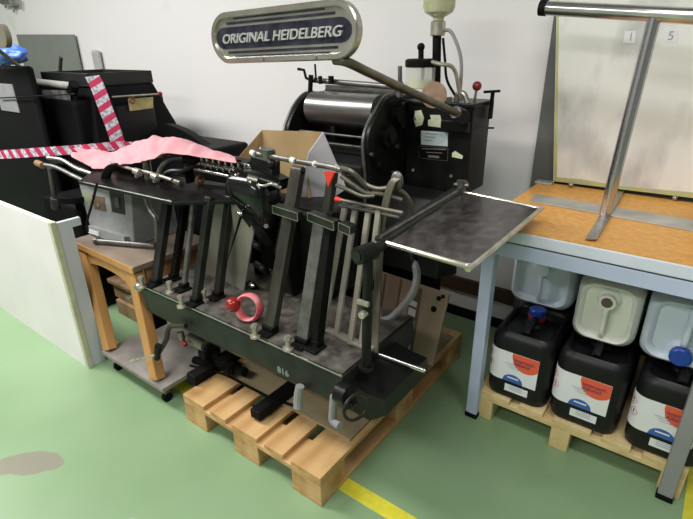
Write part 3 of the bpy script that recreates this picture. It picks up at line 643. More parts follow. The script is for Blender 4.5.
# ------------------------------------------------------------------ carton sheet leaning between press and pan
b0 = V((-.845, 1.80, .1565)); t0 = Y(450, 294, 1.93); b1 = V((-1.27, 1.80, .1565)); t1 = V((t0.x-.46, t0.y, t0.z+.02))
cs = thing('carton_sheet', (-1.03, 1.8, .1565), 'brown printed cardboard sheet leaning under the side tray', 'cardboard')
MB().slab([b0, t0, t1, b1], .012).build('sheet', CARDL, cs, bevel=.001)
nn = (t0-b0).cross(b1-b0).normalized()
if nn.y > 0: nn = -nn
def onsheet(u, v, off=.0075): return b0.lerp(b1, u).lerp(t0.lerp(t1, u), v)+nn*off
def sheet_patch(name, us, m, off=.0075): return MB().slab([onsheet(u, v, off) for u, v in us], .0012).build(name, m, cs)
sheet_patch('pale_strip', ((.0, .0), (.0, 1), (.25, 1), (.25, 0)), CARDP)
sheet_patch('dark_strip', ((.27, .02), (.30, .95), (.44, .95), (.41, .02)), BRWN)
for i, v in enumerate((.10, .20, .31, .42, .55, .68)):
    h_ = .045 if i != 4 else .06
    sheet_patch('printed_letter', ((.31+v*.03, v), (.31+v*.03, v+h_*1.6), (.40+v*.03, v+h_*1.6+.01), (.40+v*.03, v+.01)), CARDW, .009)
for u, v, r in ((.10, .90, .012), (.06, .94, .010), (.13, .74, .015)):
    q = onsheet(u, v, .0085); MB().cyl(q, q+nn*.001, r).build('punched_hole', BLK2, cs)
for u in (.55, .75): sheet_patch('fold_line', ((u, .02), (u, .98), (u+.03, .98), (u+.03, .02)), BRWN)

# ------------------------------------------------------------------ orange table
tb = thing('work_table', (-.22, 2.35, 0), 'grey-blue steel table with an orange laminate top', 'table')
tx0, tx1, ty0, ty1, tz = -.672, .26, 1.745, 2.52, .93
MB().box((tx0, ty0, tz-.052), (tx1, ty1, tz-.006)).build('table_top', TLIG, tb, bevel=.004)
MB().box((tx0+.002, ty0+.004, tz-.0065), (tx1-.002, ty1-.002, tz)).build('orange_surface', ORNG, tb, bevel=.001, label='orange speckled laminate surface')
MB().box((tx0+.01, ty0+.008, tz-.058), (tx1-.01, ty1-.01, tz-.0525)).build('under_board', TGRY, tb)
for a, b2 in (((tx0+.02, ty0+.004, .815), (tx1-.02, ty0+.03, tz-.058)), ((tx0+.02, ty1-.045, .815), (tx1-.02, ty1-.02, tz-.058)), ((tx0+.02, ty0+.031, .815), (tx0+.045, ty1-.046, tz-.058)), ((tx1-.045, ty0+.031, .815), (tx1-.02, ty1-.046, tz-.058))):
    MB().box(a, b2).build('apron', TBLU, tb, bevel=.002)
for lx in (-.643, .120):
    for ly in (ty0+.001, ty1-.06):
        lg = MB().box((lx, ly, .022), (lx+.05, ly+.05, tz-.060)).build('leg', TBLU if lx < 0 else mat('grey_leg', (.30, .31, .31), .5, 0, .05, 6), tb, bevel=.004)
        MB().box((lx-.003, ly-.003, 0), (lx+.053, ly+.053, .024)).build('rubber_foot', BLK2, lg, bevel=.004)

# ------------------------------------------------------------------ T frame standing on the table
post = Z(605, 215, tz); tf = thing('table_frame', (post.x, post.y, tz), 'upturned chromed steel T frame standing on the orange table', 'metal frame')
zb = tz+.001
ttop = Y(655, 14, post.y); tleft = Y(546, 8, post.y+.02); tl2 = (ttop-tleft).normalized()
MB().cyl(V((post.x, post.y, zb+.006)), V((ttop.x, post.y, ttop.z-.004)), .0225, n=28).build('post', POSTM, tf, smooth=True)
MB().cyl(tleft, ttop+tl2*.30, .0255, n=24).build('cross_bar', POSTM, tf, smooth=True)
MB().cyl(tleft-tl2*.022, tleft+tl2*.004, .0285, n=24).build('end_cap', BLK2, tf, smooth=True, bevel=.006)
MB().prism([Z(a, b2, zb) for a, b2 in ((529, 201.5), (535, 194.5), (720, 225), (720, 236.5))], (0, 0, .004)).build('foot_strip', STRIPM, tf, bevel=.001)
MB().prism([Z(a, b2, zb+.0045) for a, b2 in ((585, 239.5), (596.5, 240.5), (624, 192), (616, 191))], (0, 0, .005)).build('foot_strip', STL, tf, bevel=.001)
# ------------------------------------------------------------------ boards standing at the back of the table
by = Z(553, 181, tz+.012).y
bA = Z(553, 181, tz+.012); bB = Y(706, 199.5, by-.005); tA = Y(557, -14, by-.10)
k_ = (tA-bA); tB = bB+k_*1.02
bd = thing('tabletop_board', ((bA.x+bB.x)/2, by, tz), 'large pale stained board leaning forward behind the chromed T frame', 'board')
nrm = (bB-bA).cross(tA-bA).normalized()
if nrm.y > 0: nrm = -nrm
MB().prism([bA, bB, tB, tA], -nrm*.018).build('board_panel', BRD, bd, bevel=.002)
def onb(u, v, off): return bA.lerp(bB, u).lerp(tA.lerp(tB, u), v)+nrm*off
def bpatch(name, us, m, off=.0008):
    return MB().prism([onb(u, v, off) for u, v in us], -nrm*.0006).build(name, m, bd)
bpatch('glue_line', ((.004, 0), (.03, 0), (.014, 1), (.004, 1)), YEDG)
bpatch('glue_line', ((.03, 0), (1, 0), (1, .03), (.5, .018), (.2, .03), (.03, .025)), YEDG)
def bpx(pts, name, m, off=.0012):
    out_ = []
    for a, b2 in pts:
        d = FW+RT*((a-346.5)/FPX)+UP*((259.5-b2)/FPX); t = (bA-CP).dot(nrm)/d.dot(nrm); out_.append(CP+d*t+nrm*off)
    return MB().prism(out_, -nrm*.0008).build(name, m, bd)
bpx([(625, 31), (636, 31), (635, 43), (623, 43)], 'paper_label', LABW)
bpx([(661, 30), (679, 30), (677, 43), (667, 42), (660, 39)], 'paper_label', LABW)
qv = (tA-bA).normalized(); qu = (bB-bA).normalized()
for ch, a, b2 in (('1', 631, 37), ('5', 671, 36)):
    d = FW+RT*((a-346.5)/FPX)+UP*((259.5-b2)/FPX); t = (bA-CP).dot(nrm)/d.dot(nrm)
    text('label_numeral', ch, LABK, bd, frame(CP+d*t+nrm*.002, qu, qv), .045, .0003)
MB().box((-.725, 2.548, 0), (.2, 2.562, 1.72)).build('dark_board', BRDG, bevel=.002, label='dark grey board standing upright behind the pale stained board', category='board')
q0 = Z(543, 181, tz)
MB().box((q0.x-.02, 2.46, tz+.0005), (q0.x+.06, 2.515, tz+.012)).build('metal_clip', STRIPM, bevel=.002, label='small flat grey metal plate at the left back corner of the orange table', category='plate')
for q in ((571, 185), (675, 198)):
    c_ = Z(*q, tz+.012); MB().ball(c_, (.012, .012, .0115)).build('bolt', STL, smooth=True, label='small round steel bolt at the '+('left' if q[0] < 600 else 'right')+' foot of the pale stained board', category='bolt')

# ------------------------------------------------------------------ canisters
def canister(o, w, d, h, bodym, capm, collar, mtx, capy, lab=True, opened=False):
    """upright canister built around z=0 at its base centre, mtx places it"""
    def tf_(mb): bmesh.ops.transform(mb.bm, matrix=mtx, verts=mb.bm.verts); return mb
    L_ = lambda k, r, z: [(x, y, z) for x, y in rr(w*k, d*k, r)]
    loops = [L_(.86, .04, 0), L_(.96, .05, .006), L_(1, .05, .03), L_(1, .05, h*.40), L_(.992, .05, h*.42), L_(1, .05, h*.44), L_(1, .05, h*.80), L_(.985, .05, h*.87), L_(.93, .055, h*.93), L_(.84, .05, h*.965)]
    loops += [L_(.78, .045, h*.955), L_(.70, .04, h*.90), L_(.2, .008, h*.89)]
    tf_(MB().loft(loops)).build('body', bodym, o, smooth=True, angle=50)
    hy = -d*.36 if capy > 0 else d*.36
    q = [(0, hy, h*.945), (0, hy*.7, h*.985), (0, 0, h*.995), (0, capy*.35, h*.985), (0, capy*.62, h*.94)]
    tf_(MB().tube(q, .021 if lab or bodym == CANB else .013, n=12, flat=.75)).build('handle', bodym, o, smooth=True)
    tf_(MB().lathe((0, capy, h*.885), (0, 0, 1), [(.048, 0), (.040, h*.04), (.030, h*.06), (.030, h*.125)])).build('neck', bodym, o, smooth=True)
    if opened:
        tf_(MB().cyl((0, capy, h*1.0), (0, capy, h*1.012), .020)).build('open_mouth', BRWN, o, smooth=True, label='dark open mouth')
    if capm:
        if collar: tf_(MB().lathe((0, capy, h*.965), (0, 0, 1), [(.035, 0), (.036, .003), (.036, .018), (.033, .020)])).build('collar', collar, o, smooth=True)
        z0 = h*.965+(.02 if collar else 0); mb = MB(); n = 32; lps = []
        for r0, zz in ((.031, 0), (.034, .003), (.034, .026), (.030, .031), (.012, .031)):
            lps.append([(math.cos(2*math.pi*i/n)*(r0+(.0015 if i % 2 and r0 > .033 else 0)), capy+math.sin(2*math.pi*i/n)*(r0+(.0015 if i % 2 and r0 > .033 else 0)), z0+zz) for i in range(n)])
        tf_(mb.loft(lps)).build('cap', capm, o, smooth=True)
    if lab:
        sec = rr(w+.0022, d+.0022, .051, 10)
        # arclength walk from left side round the front-left corner along the front
        sec2 = sorted([(i, p_) for i, p_ in enumerate(sec)], key=lambda t: t[0]); P_ = [V((p_[0], p_[1], 0)) for _, p_ in sec2]
        i0 = 22+0  # start of the 180-270 corner
        path = P_[22:33]+P_[33:44]
        path = path[:11]+[V((w/2-.045, P_[32].y, 0))]
        acc = [0]
        for a, b2 in zip(path, path[1:]): acc.append(acc[-1]+(b2-a).length)
        Lt = acc[-1]
        def wp(s, z, off=0.):
            s = max(0, min(Lt, s)); i = 0
            while i < len(acc)-2 and acc[i+1] < s: i += 1
            t = (s-acc[i])/(acc[i+1]-acc[i]); p_ = path[i].lerp(path[i+1], t); dirn = (path[i+1]-path[i]).normalized(); nr = V((dirn.y, -dirn.x, 0))
            return p_+nr*off+V((0, 0, z))
        def wrapped(shape, m, name, off, par, n=14):
            """shape: list of (s0,s1,z0,z1) columns as functions"""
            mb = MB(); a = []; b2 = []
            for k in range(n+1):
                s = shape[0]+(shape[1]-shape[0])*k/n; zlo, zhi = shape[2](s), shape[3](s)
                a.append((wp(s, zlo, off), wp(s, zhi, off), wp(s, zhi, off-.0008), wp(s, zlo, off-.0008)))
            mb.loft(a); return tf_(mb).build(name, m, par)
        zl0, zl1 = .092, .236
        lb = wrapped((0, Lt, lambda s: zl0, lambda s: zl1), LABW, 'paper_label', .0012, o, n=26)
        rR = .062; cs_ = Lt-.048
        wrapped((cs_-rR, Lt-.0005, lambda s: max(zl0, zl1-.018-math.sqrt(max(1e-6, 1-((s-cs_)/rR)**2))*rR), lambda s: zl1-.0005), LABR, 'red_half_disc', .0018, lb)
        rB = .044; cb_ = Lt*.60
        wrapped((cb_-rB, cb_+rB, lambda s: zl0+.0005, lambda s: zl0+.0006+math.sqrt(max(1e-6, 1-((s-cb_)/rB)**2))*rB*.85), LABB, 'blue_half_disc', .0018, lb)
        wrapped((Lt*.48, Lt*.48+.098, lambda s: .042, lambda s: .077), LABW, 'batch_label', .0014, o)
        for zc, sc in ((zl1-.035, .028), (zl1-.080, .040)):
            for dx in (1, -1):
                pass
            q = [wp(sc-.017, zc, .0022), wp(sc, zc+.020, .0022), wp(sc+.017, zc, .0022), wp(sc, zc-.020, .0022)]
            mb = MB()
            for k in range(4): mb.beam(q[k], q[(k+1) % 4], .0018, .001, hint=(0, -1, 0))
            tf_(mb).build('hazard_diamond', LABD, lb)
            mb = MB(); mb.beam(wp(sc, zc-.002, .0022), wp(sc, zc+.010, .0022), .003, .001, hint=(1, 0, 0)).beam(wp(sc, zc-.010, .0022), wp(sc, zc-.006, .0022), .003, .001, hint=(1, 0, 0)); tf_(mb).build('hazard_mark', SWG, lb)
        fm = lambda s, z: mtx @ frame(wp(s, z, .0030), (1, 0, 0), (0, 0, 1))
        text('product_lettering', 'Isopropyl-', LABT, lb, fm(Lt-.058, zl1-.028), .021, .0002, .0003)
        text('product_lettering', 'Alkohol', LABT, lb, fm(Lt-.066, zl1-.047), .021, .0002, .0003)
        for k in range(3):
            a = Lt*.44+k*.010; tf_(MB().beam(wp(a, zl1-.055-k*.009, .0022), wp(a+.045, zl1-.055-k*.009, .0022), .001, .0014, hint=(0, -1, 0))).build('small_print', LABK, lb)
            tf_(MB().beam(wp(Lt*.5+.015, h*.222-k*.008, .0026), wp(Lt*.5+.07, h*.222-k*.008, .0026), .0008, .0014, hint=(0, -1, 0))).build('small_print', LABK, lb)
        tf_(MB().beam(wp(cb_-.022, zl0+.022, .0026), wp(cb_+.024, zl0+.022, .0026), .0008, .006, hint=(0, -1, 0))).build('maker_lettering', LABW, lb)
bk = [(-.455, 'black plastic canister with blue cap on red collar, beside the left table leg'), (-.186, 'black labelled canister in the middle under the milky open canister'), (.095, 'black labelled canister partly hidden by the right grey table leg')]
for i, (cx_, lb_) in enumerate(bk):
    o = thing('canister', (cx_, 1.935, .1445), lb_, 'canister', None)
    canister(o, .256, .29, .33, CANB, BLUC if i == 0 else None, REDC if i == 0 else None, Matrix.Translation((cx_, 1.935, .1445)), .045)
wh = [(-.478, 2.03, 'bluish-white translucent canister lying behind the blue-capped black canister', CANW, False, None), (-.192, 1.87, 'milky open canister lying on its side on the middle black canister', CANY, True, None), (.07, 1.87, 'bluish-white translucent canister with a blue cap, lying on the rightmost black canister', CANW, False, None)]
ROT = Matrix.Rotation(math.radians(90), 4, 'X')   # top faces the viewer (-Y)
for i, (cx_, yf0, lb_, mm, op, cp_) in enumerate(wh):
    zc = .48+.14
    h_ = .36
    o = thing('canister', (cx_, yf0+h_/2, zc-.13), lb_, 'canister', None)
    M = Matrix.Translation((cx_, yf0+h_, zc)) @ ROT
    canister(o, (.27, .225, .27)[i], .275, h_, mm, BLUC if i == 2 else None, None, M, .055 if i != 2 else -.078, lab=False, opened=op)
# rear black canisters the white ones rest on
for cx_ in (-.455, -.186, .095):
    o = thing('canister', (cx_, 2.235, .1445), 'black canister in the rear row beneath the translucent canisters', 'canister', 'rear row of black canisters')
    canister(o, .256, .29, .33, CANB, None, None, Matrix.Translation((cx_, 2.235, .1445)), .075, lab=False)

# ------------------------------------------------------------------ white desk, left
dk = thing('desk_screen', (-3.4, 1.0, 0), 'white laminate desk with a plain front panel, left of the wooden bench', 'desk')
MB().box((-4.6, .906, 0), (-2.445, .930, .822)).build('front_panel', DSKW, dk, bevel=.001)
MB().box((-2.4448, .904, 0), (-2.415, .932, .823)).build('edge_band', BEIG, dk, bevel=.002)
MB().box((-2.442, .9325, 0), (-2.418, 1.0, .815)).build('side_leg', DSKS, dk, bevel=.002)
MB().box((-2.442, 1.0002, .775), (-2.418, 1.045, .815)).build('side_rail', DSKS, dk, bevel=.002)

# ------------------------------------------------------------------ dolly + bench + control box
dy = thing('dolly', (-2.07, 1.25, 0), 'low dusty grey board on small castors under the wooden bench', 'dolly')
MB().box((-2.335, .955, .095), (-1.80, 1.60, .118)).build('platform', DOLY, dy, bevel=.003)
for a in (-2.28, -1.85):
    for b2 in (1.0, 1.54):
        c_ = MB().box((a-.015, b2-.015, .05), (a+.015, b2+.015, .0948)).build('castor_fork', STLD, dy, bevel=.003)
        MB().cyl((a-.01, b2, .025), (a+.01, b2, .025), .025).build('castor_wheel', BLK2, c_, smooth=True)
bz = .65
fl_, fr_ = Z(71, 239.5, bz), Z(133, 267.5, bz)
bn = thing('wooden_bench', (-2.12, 1.2, .119), 'small orange-brown wooden workbench standing on the dusty dolly', 'bench')
MB().prism([(fl_.x, fl_.y, bz-.03), (fr_.x, fr_.y, bz-.03), (fr_.x, fr_.y+.44, bz-.03), (fl_.x, fl_.y+.44, bz-.03)], (0, 0, .03)).build('bench_top', WTOP, bn, bevel=.004)
MB().prism([(fl_.x, fl_.y-.0005, bz-.034), (fl_.x, fl_.y-.006, bz-.034), (fr_.x, fr_.y-.006, bz-.034), (fr_.x, fr_.y-.0005, bz-.034)], (0, 0, .032)).build('front_lip', WOOD, bn, bevel=.001)
yf = lambda x: fr_.y+(x-fr_.x)*(fl_.y-fr_.y)/(fl_.x-fr_.x)
for xt_, xb_, yy in ((fl_.x+.08, -2.31, 0), (fr_.x-.05, -1.885, 0), (fl_.x+.08, -2.30, .36), (fr_.x-.05, -1.88, .36)):
    yb_2 = .99 if yy == 0 else 1.40
    MB().beam((xt_, yf(xt_)+.03+yy, bz-.033), (xb_, yb_2, .1185), .062, .05).build('leg', WOOD, bn, bevel=.004)
xa_, xb2_ = fl_.x+.05, fr_.x-.03
ap = [(xa_, bz-.033), (xb2_, bz-.033), (xb2_, bz-.14)]
for k in range(11):
    t = k/10; ap.append((xb2_-.05-(xb2_-xa_-.10)*t, bz-.14+.055*max(0, math.sin(math.pi*t))**.35))
ap += [(xa_, bz-.14)]
MB().prism([(a, yf(a)+.006, b2) for a, b2 in ap], (0, .02, 0)).build('arched_apron', WOOD, bn)
MB().box((fr_.x-.04, fr_.y+.07, bz-.13), (fr_.x-.02, fr_.y+.36, bz-.033)).build('side_apron', WOOD, bn, bevel=.002)
# control box
cbx = thing('control_box', (-2.28, 1.15, bz+.001), 'sloping grey metal electric control box on the wooden bench', 'control box')
bl, br_, tl_, tr_ = Z(91, 232, bz), Z(134, 247, bz), X(78, 181, -2.62), Y(130, 187, 1.16)
br_.x += 0; tl_, tr_ = Y(78, 181, bl.y+.05), Y(130, 187, br_.y+.05)
z0 = bz+.001; bl.z = br_.z = z0; pass
dv = V((0, .22, 0))
MB().loft([[bl, br_, br_+dv+V((0, .05, 0)), bl+dv+V((0, .05, 0))], [tl_, tr_, tr_+dv, tl_+dv]]).build('housing', GBOX, cbx, bevel=.008, seg=3)
fu = (br_-bl); fv = (tl_-bl)
nf = fu.cross(fv).normalized(); nf = -nf if nf.y > 0 else nf
def onf(u, v, off): return bl+(br_-bl)*u+(tl_.lerp(tr_, u)-bl.lerp(br_, u))*v+nf*off
def fpanel(name, u0, u1, v0, v1, m, off=.004, th=.005, par=cbx, **k):
    return MB().prism([onf(u0, v0, off), onf(u1, v0, off), onf(u1, v1, off), onf(u0, v1, off)], -nf*th).build(name, m, par, bevel=.001, **k)
fpanel('type_plate', .24, .50, .50, .76, BRWN)
sw = fpanel('switch_plate', .62, .88, .52, .90, SWG, label='dark green-black switch plate')
fpanel('switch_toggle', .72, .80, .62, .80, STLD, .010, .006, sw)
fpanel('lower_ledge', .10, .92, .0, .16, GBOX, .03, .03)
fpanel('label_tab', .10, .36, .02, .10, DSKS, .036, .006)
fpanel('round_knob', .34, .38, .56, .62, NICK, .010, .006)
fpanel('green_sticker', .04, .2, .6, .8, mat('faded_green', (.24, .27, .17), .6), .0015, .001)
r0, r1 = Z(96, 241, bz+.018), Z(155, 246, bz+.018)
MB().cyl(r0, r1, .014).cyl(r0-(r1-r0).normalized()*.006, r0+(r1-r0).normalized()*.01, .017).build('steel_rod', STLD, smooth=True, label='thick steel rod lying along the front of the wooden bench', category='rod')
r0, r1 = Z(126, 243, bz+.008), Z(140, 249, bz+.008)
# old timbers under the bench
for zz, hh_, x0_, dx, y0_, lb_ in ((0, .10, -2.86, .27, 1.33, 'brown timber block on the floor behind the bench, lowest of its stack'), (.1005, .10, -2.90, .26, 1.35, 'brown timber block behind the bench, second in its stack'), (.201, .03, -2.92, .36, 1.33, 'thin brown timber plank behind the bench, topmost of its stack')):
    MB().box((x0_, y0_, zz), (x0_+dx, y0_+.27, zz+hh_)).build('timber_block', OLDW, bevel=.006, label=lb_, category='timber')

# ------------------------------------------------------------------ second machine, far left
m2 = thing('printing_press', (-3.5, 1.8, 0), 'dark second printing press behind the white desk, crossed by striped tape', 'printing press')
MB().box((-3.95, 1.55, 0), (-3.30, 2.20, 1.27)).build('body', BLKB, m2, bevel=.02)
hp = MB().loft([[(-3.88, 1.62, 1.25), (-3.26, 1.62, 1.25), (-3.26, 2.16, 1.25), (-3.88, 2.16, 1.25)], [(-3.90, 1.60, 1.30), (-3.24, 1.60, 1.30), (-3.24, 2.18, 1.30), (-3.90, 2.18, 1.30)]])
x0, x1, y0, y1, zt_, zb_ = -3.92, -3.28, 1.66, 2.12, 1.43, 1.36
hop = MB()
for a, b2 in (((x0, y0, zb_), (x1, y0+.02, zt_)), ((x0, y1-.02, zb_), (x1, y1, zt_)), ((x0, y0+.02, zb_), (x0+.02, y1-.02, zt_)), ((x1-.02, y0+.02, zb_), (x1, y1-.02, zt_))): hop.box(a, b2)
hop.box((x0, y0, zb_-.01), (x1, y1, zb_))
hop.build('top_hopper', GRDM, m2, bevel=.003)
MB().loft([[(-3.86, 1.62, .8), (-3.20, 1.58, .8), (-3.14, 2.30, .8), (-3.86, 2.2, .8)], [(-3.86, 1.68, 1.35), (-3.285, 1.67, 1.35), (-3.285, 2.12, 1.35), (-3.86, 2.12, 1.35)]]).build('sloping_side', BLKB, m2, bevel=.01)
MB().box((-3.27, 1.78, .95), (-3.22, 2.06, 1.22)).build('side_cover', GRDM, m2, bevel=.01)
MB().box((-5.2, 1.42, 0), (Y(27, 66, 1.42).x, 1.46, Y(20, 66, 1.42).z)).build('front_body', BLKB, m2, bevel=.02)
c_ = Y(9, 98, 1.415); MB().box((c_.x-.18, 1.412, c_.z-.09), (c_.x+.11, 1.42, c_.z+.09)).build('grey_notice', mat('grey_notice', (.27, .27, .28), .6, 0, .1, 10), m2, bevel=.002)
MB().cyl(Y(0, 98, 1.40), Y(75, 94, 1.40), .004).build('thin_rod', BLK2, m2)
MB().cyl(Y(60, 72, 1.8), Y(61, 57, 1.8), .013).build('lever', STLD, m2, smooth=True)
ra, rb = X(112, 97, -3.22), X(160, 94, -3.12)
MB().cyl(ra, rb, .006).build('side_rod', NICK, m2, smooth=True)
MB().ball(rb, .017).build('rod_knob', DRED, m2, smooth=True)
MB().slab([X(128, 99, -3.20), X(153, 97, -3.20), X(153, 108, -3.20), X(130, 111, -3.20)], .003).build('yellow_tag', mat('yellow_tag', (.50, .42, .18), .7, 0, .2, 20), m2)
MB().torus(X(132, 100, -3.19), (1, 0, 0), .018, .006).build('copper_ring', RUST, m2, smooth=True)
MB().slab([Y(36, 81, 1.60), Y(76, 84, 1.60), Y(82, 150, 1.60), Y(50, 150, 1.60)], .01).build('guard_frame', GRDM, m2, bevel=.003)
MB().cyl(Y(37, 82, 1.58), Y(72, 86, 1.58), .022).build('wrapped_bar', mat('pale_wrap', (.40, .39, .37), .5, 0, .2, 12, .2), m2, smooth=True)
MB().tube([Y(34, 84, 1.57), Y(40, 110, 1.57), Y(50, 150, 1.57)], .02, flat=.5).build('frame_rail', GHOS, m2, smooth=True)
MB().slab([Y(42, 90, 1.58), Y(70, 90, 1.58), Y(74, 146, 1.58), Y(52, 146, 1.58)], .004).build('clear_wrap', CLING, m2)
for q in ((118, ), (133, )): MB().cyl(Y(52, q[0], 1.57), Y(74, q[0]-1, 1.57), .006).build('cross_rod', STLD, m2, smooth=True)
MB().cyl(Y(72, 93, 1.57), Y(74, 84, 1.57), .03).build('corner_knob', BLK2, m2, smooth=True)
# round end of its own sign
c_ = Y(4, 36, 1.30); MB().box((c_.x-.5, 1.29, c_.z-.062), (c_.x+.0, 1.31, c_.z+.062)).cyl((c_.x, 1.285, c_.z), (c_.x, 1.315, c_.z), .062, n=32).build('sign_board', mat('taupe_sign', (.24, .22, .17), .4, .5, .1, 8), m2, smooth=True, label='rounded end of a taupe metal sign')
MB().cyl((c_.x-.35, 1.31, c_.z), (c_.x-.35, 1.50, 1.45), .012).build('sign_arm', OLVT, m2, smooth=True)
# curved guard to the right, behind the cloth
arc = [Y(a, b2, 2.05) for a, b2 in ((163, 124), (172, 126), (185, 132), (200, 142), (214, 153), (220, 162))]
low = [p_+V((-.03, 0, -.09)) for p_ in arc]
ar = catmull(arc, 4); lw = catmull([a+V((-.06, 0, -.10)) for a in arc], 4)
MB().prism(ar+list(reversed(lw)), (0, .06, 0)).build('curved_guard', BLKB, m2, bevel=.004)
MB().box((-3.25, 1.9, 0), (-2.55, 2.3, .98)).build('side_body', BLKB, m2, bevel=.02)
MB().cyl((-2.8, 1.22, .80), (-2.8, 1.22, .83), .10).cyl((-2.8, 1.22, .35), (-2.8, 1.22, .80), .02).build('side_stool', BLK2, m2, smooth=True)
MB().box((-3.45, 1.28, 0), (-2.99, 1.62, .70)).build('lower_body', BLKB, m2, bevel=.02)

# blue plastic bag on the front body
bg = MB().ball((0, 0, 0), (1, 1, 1), n=28)
c_ = Y(10, 57, 1.50)
for v in bg.bm.verts:
    n_ = noise.noise(v.co*2.2)*.8+noise.noise(v.co*6)*.5
    v.co = V((v.co.x*(.19+n_*.06), v.co.y*(.09+n_*.02), v.co.z*(.062+n_*.035)))+V((c_.x, 1.50, Y(20, 66, 1.42).z+.062))
bg.build('plastic_bag', BAGB, smooth=True, subsurf=1, label='crumpled bright blue plastic bag on top of the far left black machine', category='bag')

# grey board on the wall far left and small wall fittings
a0, a1, a2, a3 = Y(17, 34.5, WY-.03), Y(74, 34.5, WY-.03), Y(88, 84, WY-.06), Y(20, 84, WY-.06)
MB().slab([a0, a1, V((a1.x, a1.y-.01, 0)), V((a0.x, a0.y-.01, 0))], .02).build('grey_cabinet', mat('olive_grey_board', (.21, .225, .20), .6, 0, .06, 4), bevel=.003, label='plain olive-grey board against the wall behind the far left machine', category='board')
MB().box((Y(18, 79, WY-.16).x, WY-.16, 0), (Y(44, 86, WY-.16).x, WY-.12, Y(30, 79, WY-.16).z)).build('blue_box', BLUC, bevel=.003, label='blue box end in front of the olive-grey board', category='box')
w0, w1 = Y(92, 50, WY-.03), Y(99, 66, WY-.03)
MB().box((w0.x, WY-.05, w1.z-.3), (w0.x+.12, WY-.01, w0.z)).build('wall_duct', mat('pale_grey_duct', (.42, .42, .41), .6), bevel=.02, label='short pale grey duct on the white wall behind the far left machine', category='duct')
wf = thing('wall_valve', Y(9, 8, WY-.02), 'small grey pipe fitting on the wall at the top left corner', 'pipe fitting')
MB().cyl(Y(3, 0, WY-.05), Y(14, 1, WY-.05), .05).cyl(Y(9, 2, WY-.05), Y(9, -8, WY-.05), .04).build('valve_body', STL, wf, smooth=True)
for q in ((5, 8), (13, 12), (20, 9)): MB().cyl(Y(q[0], 0, WY-.03), Y(q[0]+.8, q[1], WY-.03), .012).build('hanging_pipe', mat('pale_grey_pipe', (.36, .36, .35), .6), wf, smooth=True)

# ------------------------------------------------------------------ barrier tape
def ribbon(name, pts, wdir, w, label, twist=None):
    P_ = catmull(pts, 8); mb = MB(); uv = mb.bm.loops.layers.uv.new('UVMap'); acc = 0; rows = []
    for i, p_ in enumerate(P_):
        if i: acc += (p_-P_[i-1]).length
        wd = V(wdir); wob = noise.noise(p_*6)*.006
        rows.append((mb.bm.verts.new(p_-wd*w/2+V((0, wob, 0))), mb.bm.verts.new(p_+wd*w/2+V((0, wob, 0))), acc))
    for a, b2 in zip(rows, rows[1:]):
        f = mb.bm.faces.new((a[0], b2[0], b2[1], a[1]))
        for lp, q in zip(f.loops, ((a[2], 0), (b2[2], 0), (b2[2], 1), (a[2], 1))): lp[uv].uv = (q[0]/.075, q[1])
    o = mb.build(name, TAPE, sol=.0006, label=label, category='tape'); return o
ribbon('barrier_tape', [Y(-40, 155, 1.06), Y(0, 154.5, 1.14), Y(40, 152, 1.24), Y(70, 150, 1.34), Y(95, 148, 1.44), Y(118, 146, 1.56), Y(148, 147, 1.70)], (0, .12, .99), .052, 'red and white striped barrier tape stretched horizontally across the far left machine')
ribbon('barrier_tape', [X(92, 76, -3.235), X(100, 93, -3.20), X(107, 112, -3.17), X(114, 130, -3.14), X(119, 146, -3.12)], (.3, .94, .1), .085, 'red and white striped barrier tape hanging down from the dark hopper')

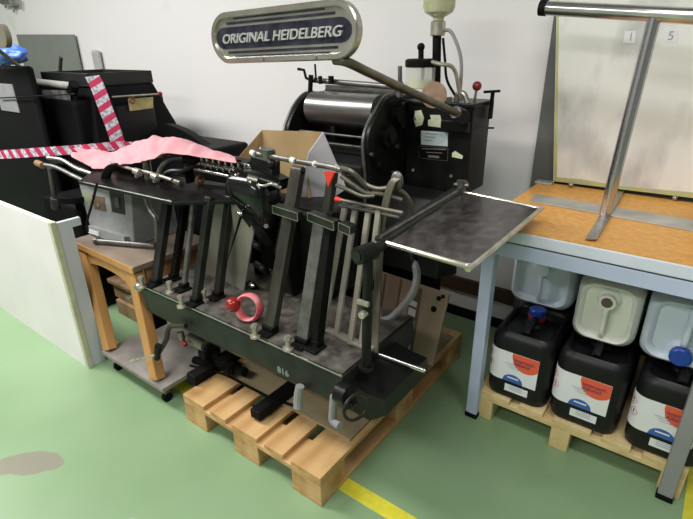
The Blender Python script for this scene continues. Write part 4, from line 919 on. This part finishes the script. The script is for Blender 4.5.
# ------------------------------------------------------------------ pink cloth
topc = [(75, 150), (90, 149), (105, 151), (125, 149), (145, 144), (160, 139), (170, 137.5), (182, 140), (198, 147), (215, 154), (238, 164)]
botc = [(76, 158), (88, 168), (98, 172), (118, 169), (132, 166), (142, 164), (155, 161), (172, 156), (190, 158), (212, 161.5), (240, 167)]
mb = MB(); NC = 60; NR = 14; rows = []
def samp(L_, t):
    f = t*(len(L_)-1); i = min(int(f), len(L_)-2); f -= i; return (L_[i][0]*(1-f)+L_[i+1][0]*f, L_[i][1]*(1-f)+L_[i+1][1]*f)
for i in range(NC+1):
    t = i/NC; a = Y(*samp(botc, t), 1.22+.04*t); b2 = Y(*samp(topc, t), 1.42); col_ = []
    for j in range(NR+1):
        s = j/NR
        if s < .7:
            q = s/.7; p_ = a.lerp(b2, q); p_.z += .022*math.sin(math.pi*q)+.012
        else:
            q = (s-.7)/.3; p_ = b2+V((0, .14*q, -.08*q*q))
        n_ = noise.noise(V((p_.x*9, p_.y*5+p_.z*10, 3)))*.042+noise.noise(V((p_.x*22+p_.y*20, p_.z*18, 9)))*.022
        col_.append(mb.bm.verts.new(p_+V((0, -n_, n_*(.8 if 0 < j else .3)))))
    rows.append(col_)
for a, b2 in zip(rows, rows[1:]):
    for j in range(NR): mb.bm.faces.new((a[j], b2[j], b2[j+1], a[j+1]))
mb.build('pink_cloth', PINK, smooth=True, sol=.004, subsurf=1, label='crumpled pink cloth draped over the left end of the press', category='cloth')

# ------------------------------------------------------------------ lights
def area(name, loc, size, power, col=(1, .975, .965), rot=(0, 0, 0)):
    l = bpy.data.lights.new(name, 'AREA'); l.shape = 'RECTANGLE'; l.size, l.size_y = size; l.energy = power; l.color = col
    o = bpy.data.objects.new(name, l); COL.objects.link(o); o.location = loc; o.rotation_euler = rot; return o
area('ceiling_lamp', (-3.5, .15, 3.25), (2.4, .5), 125)
area('ceiling_lamp', (.3, .6, 3.25), (1.6, .4), 34)
area('ceiling_lamp', (-6.0, .0, 3.25), (2.4, .5), 60)
area('ceiling_lamp', (-1.2, -1.7, 3.25), (2.4, .5), 85)
W = bpy.data.worlds.new('world'); S.world = W; W.use_nodes = True
W.node_tree.nodes['Background'].inputs[0].default_value = (.8, .85, .9, 1); W.node_tree.nodes['Background'].inputs[1].default_value = .3
S.view_settings.view_transform = 'Standard'; S.view_settings.look = 'None'; S.view_settings.gamma = 1; S.view_settings.exposure = .12
